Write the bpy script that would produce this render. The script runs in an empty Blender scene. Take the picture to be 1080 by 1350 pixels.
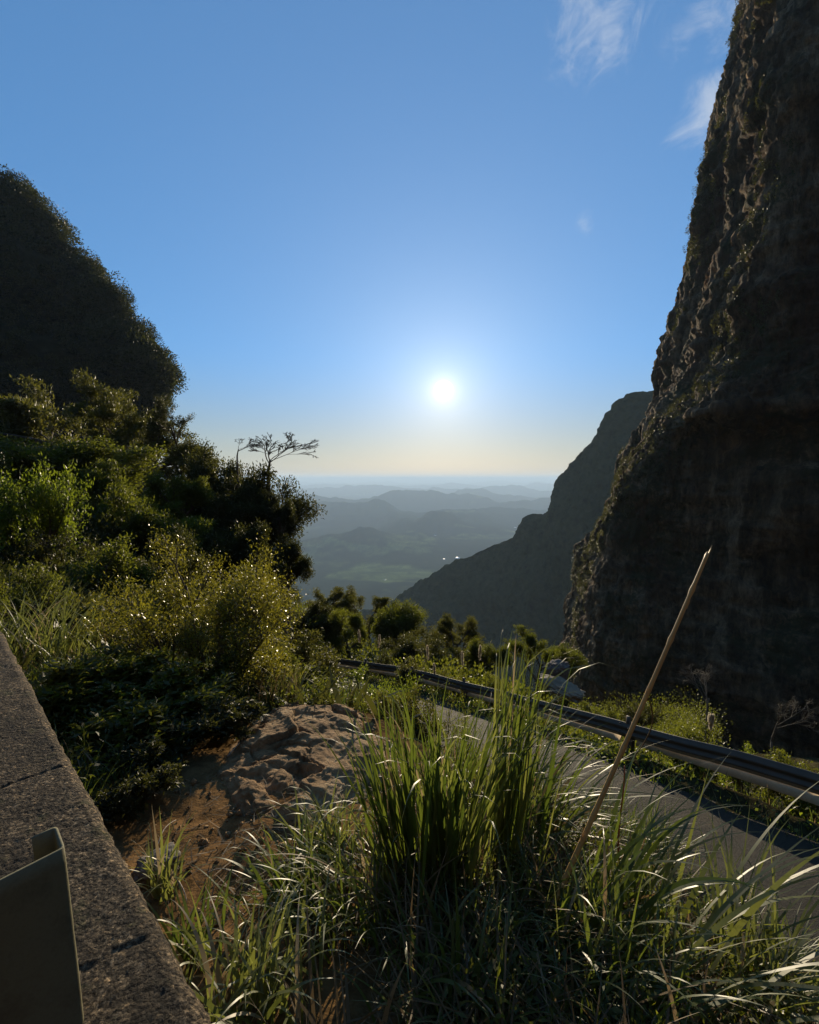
import bpy, math, random
import numpy as np
from mathutils import Vector, Matrix

# ------------------------------------------------------------------ camera, sky, sun, exposure
SC = bpy.context.scene
COL = SC.collection
F = 600.0                                   # focal length in photo pixels (1080 wide)
PITCH = math.atan(43 / F)
cd = bpy.data.cameras.new('camera')
cd.sensor_fit = 'HORIZONTAL'; cd.sensor_width = 36; cd.lens = 36 * F / 1080
cd.clip_start = 0.02; cd.clip_end = 300000
cam = bpy.data.objects.new('camera', cd); COL.objects.link(cam)
cam.location = (0, 0, 0); cam.rotation_euler = (math.pi / 2 - PITCH, 0, 0)
SC.camera = cam

SUN_AZ = math.radians(4.21); SUN_EL = math.radians(10.80)
SUN = np.array([math.sin(SUN_AZ) * math.cos(SUN_EL), math.cos(SUN_AZ) * math.cos(SUN_EL), math.sin(SUN_EL)])
ld = bpy.data.lights.new('sun', 'SUN'); ld.energy = 5.0; ld.angle = math.radians(0.53); ld.color = (1.0, 0.83, 0.58)
sun = bpy.data.objects.new('sun', ld); COL.objects.link(sun)
sun.rotation_euler = Vector(SUN).to_track_quat('Z', 'Y').to_euler()

W = bpy.data.worlds.new('World'); SC.world = W; W.use_nodes = True
SC.view_settings.view_transform = 'Standard'; SC.view_settings.look = 'None'
SC.view_settings.exposure = 0.4; SC.view_settings.gamma = 1.0
SC.view_settings.use_curve_mapping = False
cy = SC.cycles
cy.use_denoising = True
cy.max_bounces = 6; cy.diffuse_bounces = 3; cy.glossy_bounces = 2; cy.transmission_bounces = 4
cy.transparent_max_bounces = 8; cy.volume_bounces = 0
cy.sample_clamp_indirect = 4.0
cy.use_adaptive_sampling = True; cy.adaptive_threshold = 0.02


class NT:
    """small helper to write node trees"""
    def __init__(s, tree):
        s.t = tree; tree.nodes.clear()
    def n(s, typ, props=None, **ins):
        nd = s.t.nodes.new(typ)
        for k, v in (props or {}).items(): setattr(nd, k, v)
        for k, v in ins.items():
            key = k.replace('_', ' ')
            sock = nd.inputs[int(k[1:])] if (k[0] == 'i' and k[1:].isdigit()) else nd.inputs[key]
            if isinstance(v, bpy.types.NodeSocket): s.t.links.new(v, sock)
            else: sock.default_value = v
        return nd
    def math(s, op, a, b=0.0, clamp=False):
        return s.n('ShaderNodeMath', {'operation': op, 'use_clamp': clamp}, i0=a, i1=b).outputs[0]
    def mix(s, f, a, b, mode='MIX'):
        nd = s.t.nodes.new('ShaderNodeMix'); nd.data_type = 'RGBA'; nd.blend_type = mode
        for sock, v in ((nd.inputs[0], f), (nd.inputs[6], a), (nd.inputs[7], b)):
            if isinstance(v, bpy.types.NodeSocket): s.t.links.new(v, sock)
            else: sock.default_value = v
        return nd.outputs[2]
    def ramp(s, f, stops):
        nd = s.t.nodes.new('ShaderNodeValToRGB'); s.t.links.new(f, nd.inputs[0])
        el = nd.color_ramp.elements
        while len(el) < len(stops): el.new(0.5)
        for e, (p, c) in zip(el, stops):
            e.position = p; e.color = c if len(c) == 4 else (*c, 1)
        return nd.outputs[0]
    def noise(s, vec, scale, detail=4, rough=0.6, out=0, **kw):
        nd = s.n('ShaderNodeTexNoise', None, Scale=scale, Detail=detail, Roughness=rough, **kw)
        if vec is not None: s.t.links.new(vec, nd.inputs['Vector'])
        return nd.outputs[out]


def rgb(r, g, b): return (r, g, b, 1)

# the sky: Nishita daylight, the sun's bright disc and aureole, and a few thin clouds
w = NT(W.node_tree)
sky = w.n('ShaderNodeTexSky', {'sky_type': 'NISHITA', 'sun_disc': False, 'sun_elevation': SUN_EL,
                               'sun_rotation': SUN_AZ, 'altitude': 1200, 'air_density': 1.0,
                               'dust_density': 0.3, 'ozone_density': 5.0}).outputs[0]
tc = w.n('ShaderNodeTexCoord').outputs['Generated']
nrm = w.n('ShaderNodeVectorMath', {'operation': 'NORMALIZE'}, i0=tc).outputs[0]
dot = w.n('ShaderNodeVectorMath', {'operation': 'DOT_PRODUCT'}, i0=nrm, i1=tuple(SUN)).outputs['Value']
ang = w.math('MULTIPLY', w.math('ARCCOSINE', w.math('MINIMUM', dot, 0.9999999)), 180 / math.pi)
disc = w.n('ShaderNodeMapRange', {'interpolation_type': 'SMOOTHSTEP'}, Value=ang, From_Min=1.25, From_Max=0.6).outputs[0]
def aureole(k, s): return w.math('MULTIPLY', w.math('EXPONENT', w.math('MULTIPLY', ang, -1.0 / s)), k)
SKY_K = 0.076
sep = w.n('ShaderNodeSeparateXYZ', None, Vector=nrm)
up = w.n('ShaderNodeMapRange', {'interpolation_type': 'SMOOTHSTEP'}, Value=sep.outputs['Z'], From_Min=-0.01, From_Max=0.27).outputs[0]
sky = w.mix(1.0, w.n('ShaderNodeGamma', None, Color=sky, Gamma=0.5).outputs[0], w.mix(up, (2.55, 1.98, 1.42, 1), (1.28, 2.40, 3.40, 1)), 'MULTIPLY')
glow = w.math('ADD', w.math('ADD', w.math('MULTIPLY', disc, 300), aureole(9, 0.7)), w.math('ADD', aureole(4.2, 2.6), w.math('ADD', aureole(2.1, 8.0), aureole(1.6, 22.0))))
glowc = w.n('ShaderNodeVectorMath', {'operation': 'SCALE'}, i0=(1.0, 0.84, 0.58)); w.t.links.new(glow, glowc.inputs['Scale'])
skysum = w.mix(1.0, sky, glowc.outputs[0], 'ADD')
def dirpix(px, py):
    v = np.array([(px - 540) / F, 1.0, -(py - 675) / F])
    c, s = math.cos(PITCH), math.sin(PITCH)
    v = np.array([v[0], c * v[1] + s * v[2], -s * v[1] + c * v[2]])
    return v / np.linalg.norm(v)
hb = w.n('ShaderNodeMapRange', {'interpolation_type': 'SMOOTHSTEP'}, Value=w.math('ABSOLUTE', w.math('SUBTRACT', sep.outputs['Z'], w.math('MULTIPLY', w.noise(w.n('ShaderNodeMapping', None, Vector=nrm, Scale=(14, 14, 30)).outputs[0], 1.0, 5, .6), .016))), From_Min=0.007, From_Max=0.0).outputs[0]
skysum = w.mix(w.math('MULTIPLY', hb, .4), skysum, (12.0, 9.6, 6.4, 1))          # thin bank of cloud low on the horizon
cn = w.noise(w.n('ShaderNodeMapping', None, Vector=nrm, Scale=(1.0, 1.0, 1.0), Rotation=(0.3, 0.5, 0.2)).outputs[0], 15.0, 10, 0.66, Distortion=0.8)
cmask = None
for (px, py, rad, k) in ((785, 25, 6.5, 1.0), (775, 70, 3.5, .7), (935, 150, 4.2, 1.15), (905, 168, 3.2, .8), (955, 10, 5.0, .6), (905, 50, 3.0, .5), (775, 292, 1.9, .6)):
    dd = w.n('ShaderNodeVectorMath', {'operation': 'DOT_PRODUCT'}, i0=nrm, i1=tuple(dirpix(px, py))).outputs['Value']
    a2 = w.math('MULTIPLY', w.math('ARCCOSINE', w.math('MINIMUM', dd, 0.9999999)), 180 / math.pi)
    m = w.n('ShaderNodeMapRange', {'interpolation_type': 'SMOOTHSTEP'}, Value=a2, From_Min=rad, From_Max=0.0, To_Max=k).outputs[0]
    cmask = m if cmask is None else w.math('MAXIMUM', cmask, m)
cl = w.n('ShaderNodeMapRange', {'interpolation_type': 'SMOOTHSTEP'}, Value=w.math('ADD', cn, w.math('MULTIPLY', cmask, 0.30)), From_Min=0.58, From_Max=1.02).outputs[0]
cl = w.math('MULTIPLY', w.math('MULTIPLY', cl, w.math('MINIMUM', w.math('MULTIPLY', cmask, 2.0), 1.0)), 0.5)
skyc = w.mix(cl, skysum, (7.5, 7.8, 8.2, 1))
bg = w.n('ShaderNodeBackground', None, Color=skyc, Strength=SKY_K)
w.n('ShaderNodeOutputWorld', None, Surface=bg.outputs[0])

# ------------------------------------------------------------------ helpers
C_, S_ = math.cos(PITCH), math.sin(PITCH)
def P(px, py, d):
    x = (px - 540) / F; v = -(py - 675) / F
    return np.array([x * d, (C_ + S_ * v) * d, (-S_ + C_ * v) * d])

def hash3(ix, iy, iz, seed):
    n = (ix.astype(np.int64) * 374761393 + iy.astype(np.int64) * 668265263 + iz.astype(np.int64) * 1274126177 + seed * 974711) & 0x7fffffff
    n = ((n ^ (n >> 13)) * 1274126177) & 0x7fffffff
    n = (n ^ (n >> 16))
    return (n & 0xffff) / 32767.5 - 1.0

def vnoise(p, seed=0):
    f = np.floor(p); i = f.astype(np.int64); t = p - f; t = t * t * t * (t * (t * 6 - 15) + 10)
    r = 0
    for dx in (0, 1):
        wx = t[:, 0] if dx else 1 - t[:, 0]
        for dy in (0, 1):
            wy = t[:, 1] if dy else 1 - t[:, 1]
            for dz in (0, 1):
                wz = t[:, 2] if dz else 1 - t[:, 2]
                r = r + wx * wy * wz * hash3(i[:, 0] + dx, i[:, 1] + dy, i[:, 2] + dz, seed)
    return r

def fbm(p, oct=4, seed=0, gain=0.5, lac=2.03):
    a = 1.0; s = 0; q = np.array(p, dtype=float)
    for o in range(oct):
        s = s + a * vnoise(q + 17.3 * o, seed + o); q = q * lac; a *= gain
    return s

def sstep(a, b, x):
    t = np.clip((x - a) / (b - a), 0, 1); return t * t * (3 - 2 * t)

def make_mesh(name, V, Fc, mat, smooth=False, tint=None, col=None):
    me = bpy.data.meshes.new(name)
    V = np.asarray(V, dtype=np.float32); Fc = np.asarray(Fc, dtype=np.int32); k = Fc.shape[1]
    me.vertices.add(len(V)); me.vertices.foreach_set('co', V.ravel())
    me.loops.add(Fc.size); me.loops.foreach_set('vertex_index', Fc.ravel())
    me.polygons.add(len(Fc)); me.polygons.foreach_set('loop_start', np.arange(0, Fc.size, k, dtype=np.int32))
    me.polygons.foreach_set('loop_total', np.full(len(Fc), k, dtype=np.int32))
    if smooth: me.polygons.foreach_set('use_smooth', np.ones(len(Fc), dtype=bool))
    if tint is not None:
        a = me.attributes.new('tint', 'FLOAT', 'FACE'); a.data.foreach_set('value', np.asarray(tint, dtype=np.float32))
    if col is not None:
        a = me.attributes.new('col', 'FLOAT_COLOR', 'POINT')
        a.data.foreach_set('color', np.concatenate([col, np.ones((len(col), 1))], 1).astype(np.float32).ravel())
    me.update(calc_edges=True); me.validate()
    if mat: me.materials.append(mat)
    return me

def obj(name, me, parent=None, label=None, cat=None, group=None, kind=None, loc=None):
    o = bpy.data.objects.new(name, me); COL.objects.link(o)
    if parent is not None: o.parent = parent
    if loc is not None: o.location = tuple(float(c) for c in loc)
    if label: o['label'] = label
    if cat: o['category'] = cat
    if group: o['group'] = group
    if kind: o['kind'] = kind
    return o

class Geo:
    """collects quads"""
    def __init__(s): s.v = []; s.f = []; s.t = []; s.n = 0
    def add(s, V, Fq, t=None):
        V = np.asarray(V, float); Fq = np.asarray(Fq, int)
        s.v.append(V); s.f.append(Fq + s.n); s.n += len(V)
        s.t.append(np.zeros(len(Fq)) if t is None else np.broadcast_to(t, (len(Fq),)))
    def mesh(s, name, mat, smooth=False):
        return make_mesh(name, np.concatenate(s.v), np.concatenate(s.f), mat, smooth, np.concatenate(s.t))

def grid_faces(nr, nc, off=0, wrap=False):
    i = np.arange(nr - 1)[:, None]; j = np.arange(nc if wrap else nc - 1)[None, :]
    j2 = (j + 1) % nc
    return np.stack([i * nc + j, i * nc + j2, (i + 1) * nc + j2, (i + 1) * nc + j], -1).reshape(-1, 4) + off

def tube(pts, rads, k=6, g=None, tint=0.0, cap=True):
    pts = np.asarray(pts, float); n = len(pts); rads = np.broadcast_to(rads, (n,))
    T = np.gradient(pts, axis=0); T /= np.linalg.norm(T, axis=1)[:, None] + 1e-9
    up = np.array([0.31, 0.17, 0.93]) if abs(T[0] @ np.array([0.31, 0.17, 0.93])) < 0.9 else np.array([1.0, 0, 0])
    N = up - (T @ up)[:, None] * T; N /= np.linalg.norm(N, axis=1)[:, None]; B = np.cross(T, N)
    a = np.linspace(0, 2 * np.pi, k, endpoint=False)
    V = pts[:, None] + rads[:, None, None] * (np.cos(a)[None, :, None] * N[:, None] + np.sin(a)[None, :, None] * B[:, None])
    V = V.reshape(-1, 3); Fq = grid_faces(n, k, 0, True)
    if cap:
        V = np.concatenate([V, pts[-1:] + T[-1:] * rads[-1] * 0.6])
        j = np.arange(k); last = (n - 1) * k
        Fq = np.concatenate([Fq, np.stack([last + j, last + (j + 1) % k, np.full(k, len(V) - 1), np.full(k, len(V) - 1)], -1)[::2] if False else
             np.stack([last + j[::2], last + (j[::2] + 1) % k, last + (j[::2] + 2) % k, np.full(len(j[::2]), len(V) - 1)], -1)])
    if g is not None: g.add(V, Fq, tint)
    return V, Fq

def rnd_unit(rng, n):
    v = rng.normal(size=(n, 3)); return v / np.linalg.norm(v, axis=1)[:, None]

def leaves(c, d, nrm, L, Wd, fold=0.12):
    n = len(c); d = d / (np.linalg.norm(d, axis=1)[:, None] + 1e-9)
    s = np.cross(d, nrm); s /= np.linalg.norm(s, axis=1)[:, None] + 1e-9
    nn = np.cross(s, d)
    L = np.broadcast_to(L, (n,))[:, None]; Wd = np.broadcast_to(Wd, (n,))[:, None]
    V = np.stack([c, c + d * L * .45 + s * Wd * .5 + nn * L * fold, c + d * L, c + d * L * .45 - s * Wd * .5 + nn * L * fold], 1)
    return V.reshape(-1, 3), np.arange(4 * n).reshape(n, 4)

def blades(rng, base, az, th0, bend, power, L, Wd, K=9, twist=0.5, wob=0.06, tip=0.65):
    """grass ribbons: base (n,3), azimuth, start angle from vertical, bend angle, how late it bends, length, width"""
    n = len(base)
    t = np.linspace(0, 1, K)[None]
    th = th0[:, None] + bend[:, None] * t ** power[:, None]
    az2 = az[:, None] + rng.normal(size=(n, 1)) * wob * 4 * t
    dl = (L / (K - 1))[:, None]
    step = np.stack([np.sin(th) * np.cos(az2) * dl, np.sin(th) * np.sin(az2) * dl, np.cos(th) * dl], -1)
    pts = base[:, None] + np.concatenate([np.zeros((n, 1, 3)), np.cumsum(step[:, :-1], 1)], 1)
    a = az + np.pi / 2 + rng.normal(size=n) * twist
    tw = a[:, None] + rng.normal(size=(n, 1)) * 0.6 * t
    side = np.stack([np.cos(tw), np.sin(tw), rng.normal(size=(n, 1)) * 0.15 + 0 * t], -1)
    wd = (Wd[:, None] * (0.55 + 0.45 * np.sin(np.pi * np.clip(t * 1.1 + .2, 0, 1))) * np.clip((1 - t) / (1 - tip), 0.04, 1) ** 0.9)[..., None] * 0.5
    V = np.stack([pts - side * wd, pts + side * wd], 2)
    V = V.reshape(-1, 3)
    i = np.arange(n)[:, None] * (2 * K); k = np.arange(K - 1)[None] * 2
    Fq = np.stack([i + k, i + k + 1, i + k + 3, i + k + 2], -1).reshape(-1, 4)
    return V, Fq

# ------------------------------------------------------------------ materials
def mat(name):
    m = bpy.data.materials.new(name); m.use_nodes = True
    return m, NT(m.node_tree)

def foliage(name, dark, light, trans, tmix=0.4, rough=0.42, spec=0.45, dry=None):
    m, t = mat(name)
    a = t.n('ShaderNodeAttribute', {'attribute_name': 'tint'}).outputs['Fac']
    oi = t.n('ShaderNodeObjectInfo').outputs['Random']
    pos = t.n('ShaderNodeNewGeometry').outputs['Position']
    nz = t.noise(pos, 1.6, 2)
    f = t.math('ADD', t.math('MULTIPLY', a, 0.65), t.math('ADD', t.math('MULTIPLY', nz, .45), t.math('MULTIPLY', oi, .2)), True)
    colr = t.mix(f, rgb(*dark), rgb(*light))
    tr = t.mix(1.0, colr, rgb(*trans), 'MULTIPLY')
    if dry is not None:
        dm = t.n('ShaderNodeMapRange', None, Value=a, From_Min=0.86, From_Max=0.9).outputs[0]
        colr = t.mix(dm, colr, rgb(*dry)); tr = t.mix(dm, tr, rgb(*dry))
    p = t.n('ShaderNodeBsdfPrincipled', None, Base_Color=colr, Roughness=rough)
    p.inputs['Specular IOR Level'].default_value = spec
    tl = t.n('ShaderNodeBsdfTranslucent', None, Color=tr)
    mx = t.n('ShaderNodeMixShader', None, i0=tmix, i1=p.outputs[0], i2=tl.outputs[0])
    t.n('ShaderNodeOutputMaterial', None, Surface=mx.outputs[0])
    return m

def surface(name, cols, scale, rough=0.85, bump=0.4, bscale=None, bdist=0.02, detail=8, spec=0.3, metallic=0.0, coords='Object', stretch=(1, 1, 1)):
    m, t = mat(name)
    c = t.n('ShaderNodeTexCoord').outputs[coords]
    c = t.n('ShaderNodeMapping', None, Vector=c, Scale=stretch).outputs[0]
    n1 = t.noise(c, scale, detail, 0.62)
    n2 = t.noise(c, (bscale or scale * 6), 8, 0.65)
    f = t.math('ADD', t.math('MULTIPLY', n1, 0.7), t.math('MULTIPLY', n2, 0.3))
    k = len(cols)
    colr = t.ramp(f, [(0.34 + 0.32 * i / max(1, k - 1), cc) for i, cc in enumerate(cols)])
    b = t.n('ShaderNodeBump', None, Strength=bump, Distance=bdist, Height=n2)
    p = t.n('ShaderNodeBsdfPrincipled', None, Base_Color=colr, Roughness=rough, Metallic=metallic, Normal=b.outputs[0])
    p.inputs['Specular IOR Level'].default_value = spec
    t.n('ShaderNodeOutputMaterial', None, Surface=p.outputs[0])
    return m

M = {}
M['bark'] = surface('bark', [(.05, .04, .03), (.12, .1, .075)], 6, .9, .6, stretch=(1, 1, .3))
M['pale_bark'] = surface('pale_bark', [(.07, .055, .038), (.17, .14, .095)], 6, .9, .5)
M['dark_leaf'] = foliage('dark_leaf', (.018, .022, .009), (.058, .062, .02), (2.1, 2.0, 1.0), .42, .5, .3)
M['mid_leaf'] = foliage('mid_leaf', (.034, .043, .010), (.10, .112, .022), (2.4, 2.3, 1.0), .5, .5, .35)
M['bright_leaf'] = foliage('bright_leaf', (.05, .072, .011), (.13, .155, .024), (2.4, 2.4, 1.0), .52)
M['olive_leaf'] = foliage('olive_leaf', (.04, .046, .013), (.10, .10, .028), (2.0, 1.9, 1.0), .46, .5, .35)
M['gold_leaf'] = foliage('gold_leaf', (.066, .072, .012), (.175, .16, .028), (2.2, 2.1, 1.0), .5, .35, .5)
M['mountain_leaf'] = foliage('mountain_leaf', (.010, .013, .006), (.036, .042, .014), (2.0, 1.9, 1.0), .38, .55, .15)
M['cliff_leaf'] = foliage('cliff_leaf', (.026, .03, .010), (.07, .07, .022), (1.8, 1.7, 1.0), .36, .5, .25)
M['grass'] = foliage('grass', (.035, .058, .013), (.105, .13, .03), (1.9, 1.9, 1.0), .42, .42, .55, dry=(.3, .21, .1))
M['pale_grass'] = foliage('pale_grass', (.06, .078, .022), (.17, .18, .065), (1.8, 1.8, 1.0), .42, .45, .55, dry=(.34, .26, .14))
M['dry_grass'] = foliage('dry_grass', (.06, .04, .018), (.2, .135, .06), (1.1, 1.1, 1.0), .35, .5, .3)
M['plume'] = foliage('plume', (.35, .3, .22), (.6, .54, .42), (1, 1, 1), .5, .7, .2)

# ------------------------------------------------------------------ terrain
RAIL = np.array([(9.6, -2.5, -2.9), (8.2, 1.0, -3.6), (6.6, 3.8, -4.2), (5.4, 6, -4.6), (4.5, 7.5, -4.95), (2.7, 12, -6.4), (.2, 16.5, -7.7), (-2.9, 20, -8.7), (-7, 23, -9.7), (-12, 25, -10.8)])
def catmull(pts, n):
    pts = np.asarray(pts, float); m = len(pts)
    u = np.linspace(0, m - 1, n); i = np.minimum(u.astype(int), m - 2); t = (u - i)[:, None]
    g = lambda k: pts[np.clip(k, 0, m - 1)]
    p0, p1, p2, p3 = g(i - 1), g(i), g(i + 1), g(i + 2)
    return 0.5 * (2 * p1 + (p2 - p0) * t + (2 * p0 - 5 * p1 + 4 * p2 - p3) * t ** 2 + (3 * p1 - p0 - 3 * p2 + p3) * t ** 3)
def resample(pts, step):
    d = np.concatenate([[0], np.cumsum(np.linalg.norm(np.diff(pts, axis=0), axis=1))])
    s = np.arange(0, d[-1], step)
    return np.stack([np.interp(s, d, pts[:, k]) for k in range(3)], 1)
railc = resample(catmull(RAIL, 400), 0.25)
tg = np.gradient(railc, axis=0); tg[:, 2] = 0; tg /= np.linalg.norm(tg, axis=1)[:, None]
inn = np.stack([-tg[:, 1], tg[:, 0], 0 * tg[:, 0]], 1)       # towards the camera's side of the road
ROADC = railc + inn * 2.45
RHW = 2.05

CTRL = np.array([
 (0, 0, -1.75), (-1, -.3, -1.6), (-3, 1, -1.6), (-2, -3, -1.5), (2, -3, -1.6), (-6, 0, -1.5), (-6, 3, -1.6), (-9, 6, -1.6), (-6, -6, -1.3), (4, -6, -1.4),
 (-.3, 1, -1.86), (.3, 1.3, -1.9), (0, 2, -1.98), (-1, 2.1, -2.05), (-.6, 3.2, -2.12), (-1.2, 3.2, -2.2), (-.3, 4.4, -2.4), (-.5, 5.2, -2.75), (1.0, 2.0, -2.05), (1.3, 1.3, -2.0),
 (1.7, 2.3, -2.3), (1.9, 2.9, -2.75), (.9, 3.4, -2.45), (.5, 4.4, -2.7), (2.2, 1.2, -2.25), (3.2, 0, -2.7),
 (-2, 3.1, -2.15), (-3, 4.3, -2.25), (-2, 5, -2.6), (-4, 6, -2.6), (-1.4, 6.3, -3.1), (-2, 9, -4.4), (-4, 9, -3.7), (-8, 10, -2.8), (-6, 14, -4.6), (-3, 13, -6.0),
 (-12, 15, -3), (-11, 20, -4.6), (-20, 20, -2.5), (-25, 35, -2), (-16, 35, -6), (-9, 30, -10), (-30, 20, -1), (-45, 50, 4), (-22, 60, -16),
 (7, 8.3, -6.7), (9, 10, -9.2), (6, 13, -9.3), (3.5, 18, -10.2), (0, 22, -11.2), (-4, 26, -13), (10, 20, -15), (5, 30, -18), (-5, 40, -24), (10, 45, -28),
 (20, 30, -22), (14, 12, -12.5), (12, 5, -8), (25, 15, -16), (40, 20, -18), (20, 60, -40), (-5, 60, -38), (-35, 80, -25), (40, 60, -30), (12, -2, -3), (20, -10, -2), (-20, -10, 0)])
def tps_fit(pts):
    n = len(pts); d = np.linalg.norm(pts[:, None, :2] - pts[None, :, :2], axis=2)
    Kk = np.where(d > 0, d * d * np.log(d + 1e-12), 0) + 0.02 * np.eye(n)
    A = np.zeros((n + 3, n + 3)); A[:n, :n] = Kk; A[:n, n] = 1; A[:n, n + 1:] = pts[:, :2]
    A[n:, :n] = A[:n, n:].T
    return np.linalg.solve(A, np.concatenate([pts[:, 2], np.zeros(3)]))
ctrl_all = np.concatenate([CTRL, ROADC[::10] + [0, 0, -.05]])
keep = [i for i in range(len(ctrl_all)) if i < len(CTRL) or np.min(np.linalg.norm(CTRL[:, :2] - ctrl_all[i, :2], axis=1)) > 1.0]
ctrl_all = ctrl_all[keep]
TPS = tps_fit(ctrl_all)
def tps_eval(x, y):
    out = np.empty(len(x))
    for s in range(0, len(x), 20000):
        X = x[s:s + 20000]; Y = y[s:s + 20000]
        d2 = (X[:, None] - ctrl_all[None, :, 0]) ** 2 + (Y[:, None] - ctrl_all[None, :, 1]) ** 2
        out[s:s + 20000] = (0.5 * d2 * np.log(d2 + 1e-12)) @ TPS[:-3] + TPS[-3] + TPS[-2] * X + TPS[-1] * Y
    return out
def road_near(x, y):
    """distance to the road's centre line, signed across, and its height"""
    dist = np.full(len(x), 1e9); zz = np.zeros(len(x)); sg = np.zeros(len(x))
    for i in range(0, len(ROADC) - 1):
        a, b = ROADC[i], ROADC[i + 1]; ab = b[:2] - a[:2]; L2 = ab @ ab
        t = np.clip(((x - a[0]) * ab[0] + (y - a[1]) * ab[1]) / L2, 0, 1)
        dx = x - a[0] - t * ab[0]; dy = y - a[1] - t * ab[1]; d = np.hypot(dx, dy)
        m = d < dist
        dist = np.where(m, d, dist); zz = np.where(m, a[2] + t * (b[2] - a[2]), zz)
        sg = np.where(m, np.sign(dx * (-ab[1]) + dy * ab[0]), sg)
    return dist, sg, zz

PROF = np.array([(0, -2), (20, -8), (40, -24), (60, -38), (100, -70), (300, -215), (800, -430), (2000, -590), (2800, -620), (9e4, -640)])
def pxdir(x, y):                           # which photo column a far point is under
    return 540 + F * x / np.maximum(y, 1)
def far_h(x, y):
    D = np.hypot(x, y)
    h = np.interp(D, PROF[:, 0], PROF[:, 1])
    u = x / np.maximum(D, 1); q = np.stack([x, y, 0 * x], 1)
    far = sstep(1700, 3200, D)
    rg = (1 - np.abs(fbm(q / 1500, 5, 3, .5) * .8)); rg2 = 1 - np.abs(fbm(q / 4200, 4, 9) * .8)
    h = h + far * ((rg ** 2 - .45) * 26 + fbm(q / 330, 4, 13) * 8 + (rg2 ** 2 - .4) * 70 * sstep(4200, 8000, D)) * (.30 + .70 * sstep(3300, 4300, D))
    def ridge(D0, wd, A, seed, u0=0, us=9, sc=7):
        n = fbm(np.stack([u * sc, D / D0 * 2.2, 0 * u], 1), 5, seed, .42)
        return A * np.exp(-((D - D0 * (1 + .06 * n)) / wd) ** 2) * np.clip(.85 + .35 * n, .2, 2) * np.exp(-((u - u0) / us) ** 2)
    rs = ridge(4300, 520, 190, 21, -.14, .17, 12) + ridge(5400, 600, 190, 31, .03, .13, 14) + ridge(6800, 800, 230, 22, -.05, .4, 11) + ridge(9300, 900, 320, 23, -.15, .9, 9)
    rs = rs + ridge(12500, 1100, 330, 24, .14, .15, 14) + ridge(18000, 1700, 330, 25, 0, 9, 14) + ridge(27000, 2400, 380, 26, 0, 9, 18) + ridge(39000, 3500, 430, 27, 0, 9, 26) + ridge(58000, 5000, 860, 28, .05, .8, 34)
    h = h + rs * (1 + .14 * fbm(q / 420, 5, 14) + .05 * fbm(q / 130, 3, 15))
    return h
def height(x, y):
    x = np.asarray(x, float).ravel(); y = np.asarray(y, float).ravel()
    D = np.hypot(x, y); h = np.zeros(len(x))
    near = D < 90
    wn = 1 - sstep(45, 85, D)
    hf = np.zeros(len(x)); fa = D > 44
    if fa.any(): hf[fa] = far_h(x[fa], y[fa])
    back = sstep(-5, -30, y)
    hf = hf * (1 - back) + back * (-1.6 + np.minimum(np.maximum(-y - 5, 0) * 1.2, 130))  # unseen hillside behind the camera, raised to dim and warm the fill
    h = hf.copy()
    if near.any():
        xs, ys = x[near], y[near]
        hn = tps_eval(xs, ys); b = sstep(-4, -16, ys)
        hn = hn * (1 - b) + b * (-1.5 + np.maximum(-ys - 5, 0) * 1.2)
        q = np.stack([xs, ys, 0 * xs], 1)
        hn = hn + fbm(q / 1.1, 4, 41) * .045 * (1 + np.minimum(D[near] / 12, 4))
        hn = hn + (fbm(q * 5.5, 4, 47) * .016 + fbm(q * 17, 2, 49) * .005) * (D[near] < 9)
        d, sg, zr = road_near(xs, ys)
        k = 1 - sstep(RHW + .15, RHW + 1.1, d)
        kerb = np.exp(-((d - RHW - .32) / .22) ** 2) * .12 * (fbm(q * 2.5, 2, 5) * .5 + .9) * (d < 6)
        hn = hn * (1 - k) + (zr - .05 + 0) * k + kerb
        h[near] = hn * wn[near] + hf[near] * (1 - wn[near])
    return h
def gz(x, y): return float(height(np.array([x]), np.array([y]))[0])

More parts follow.
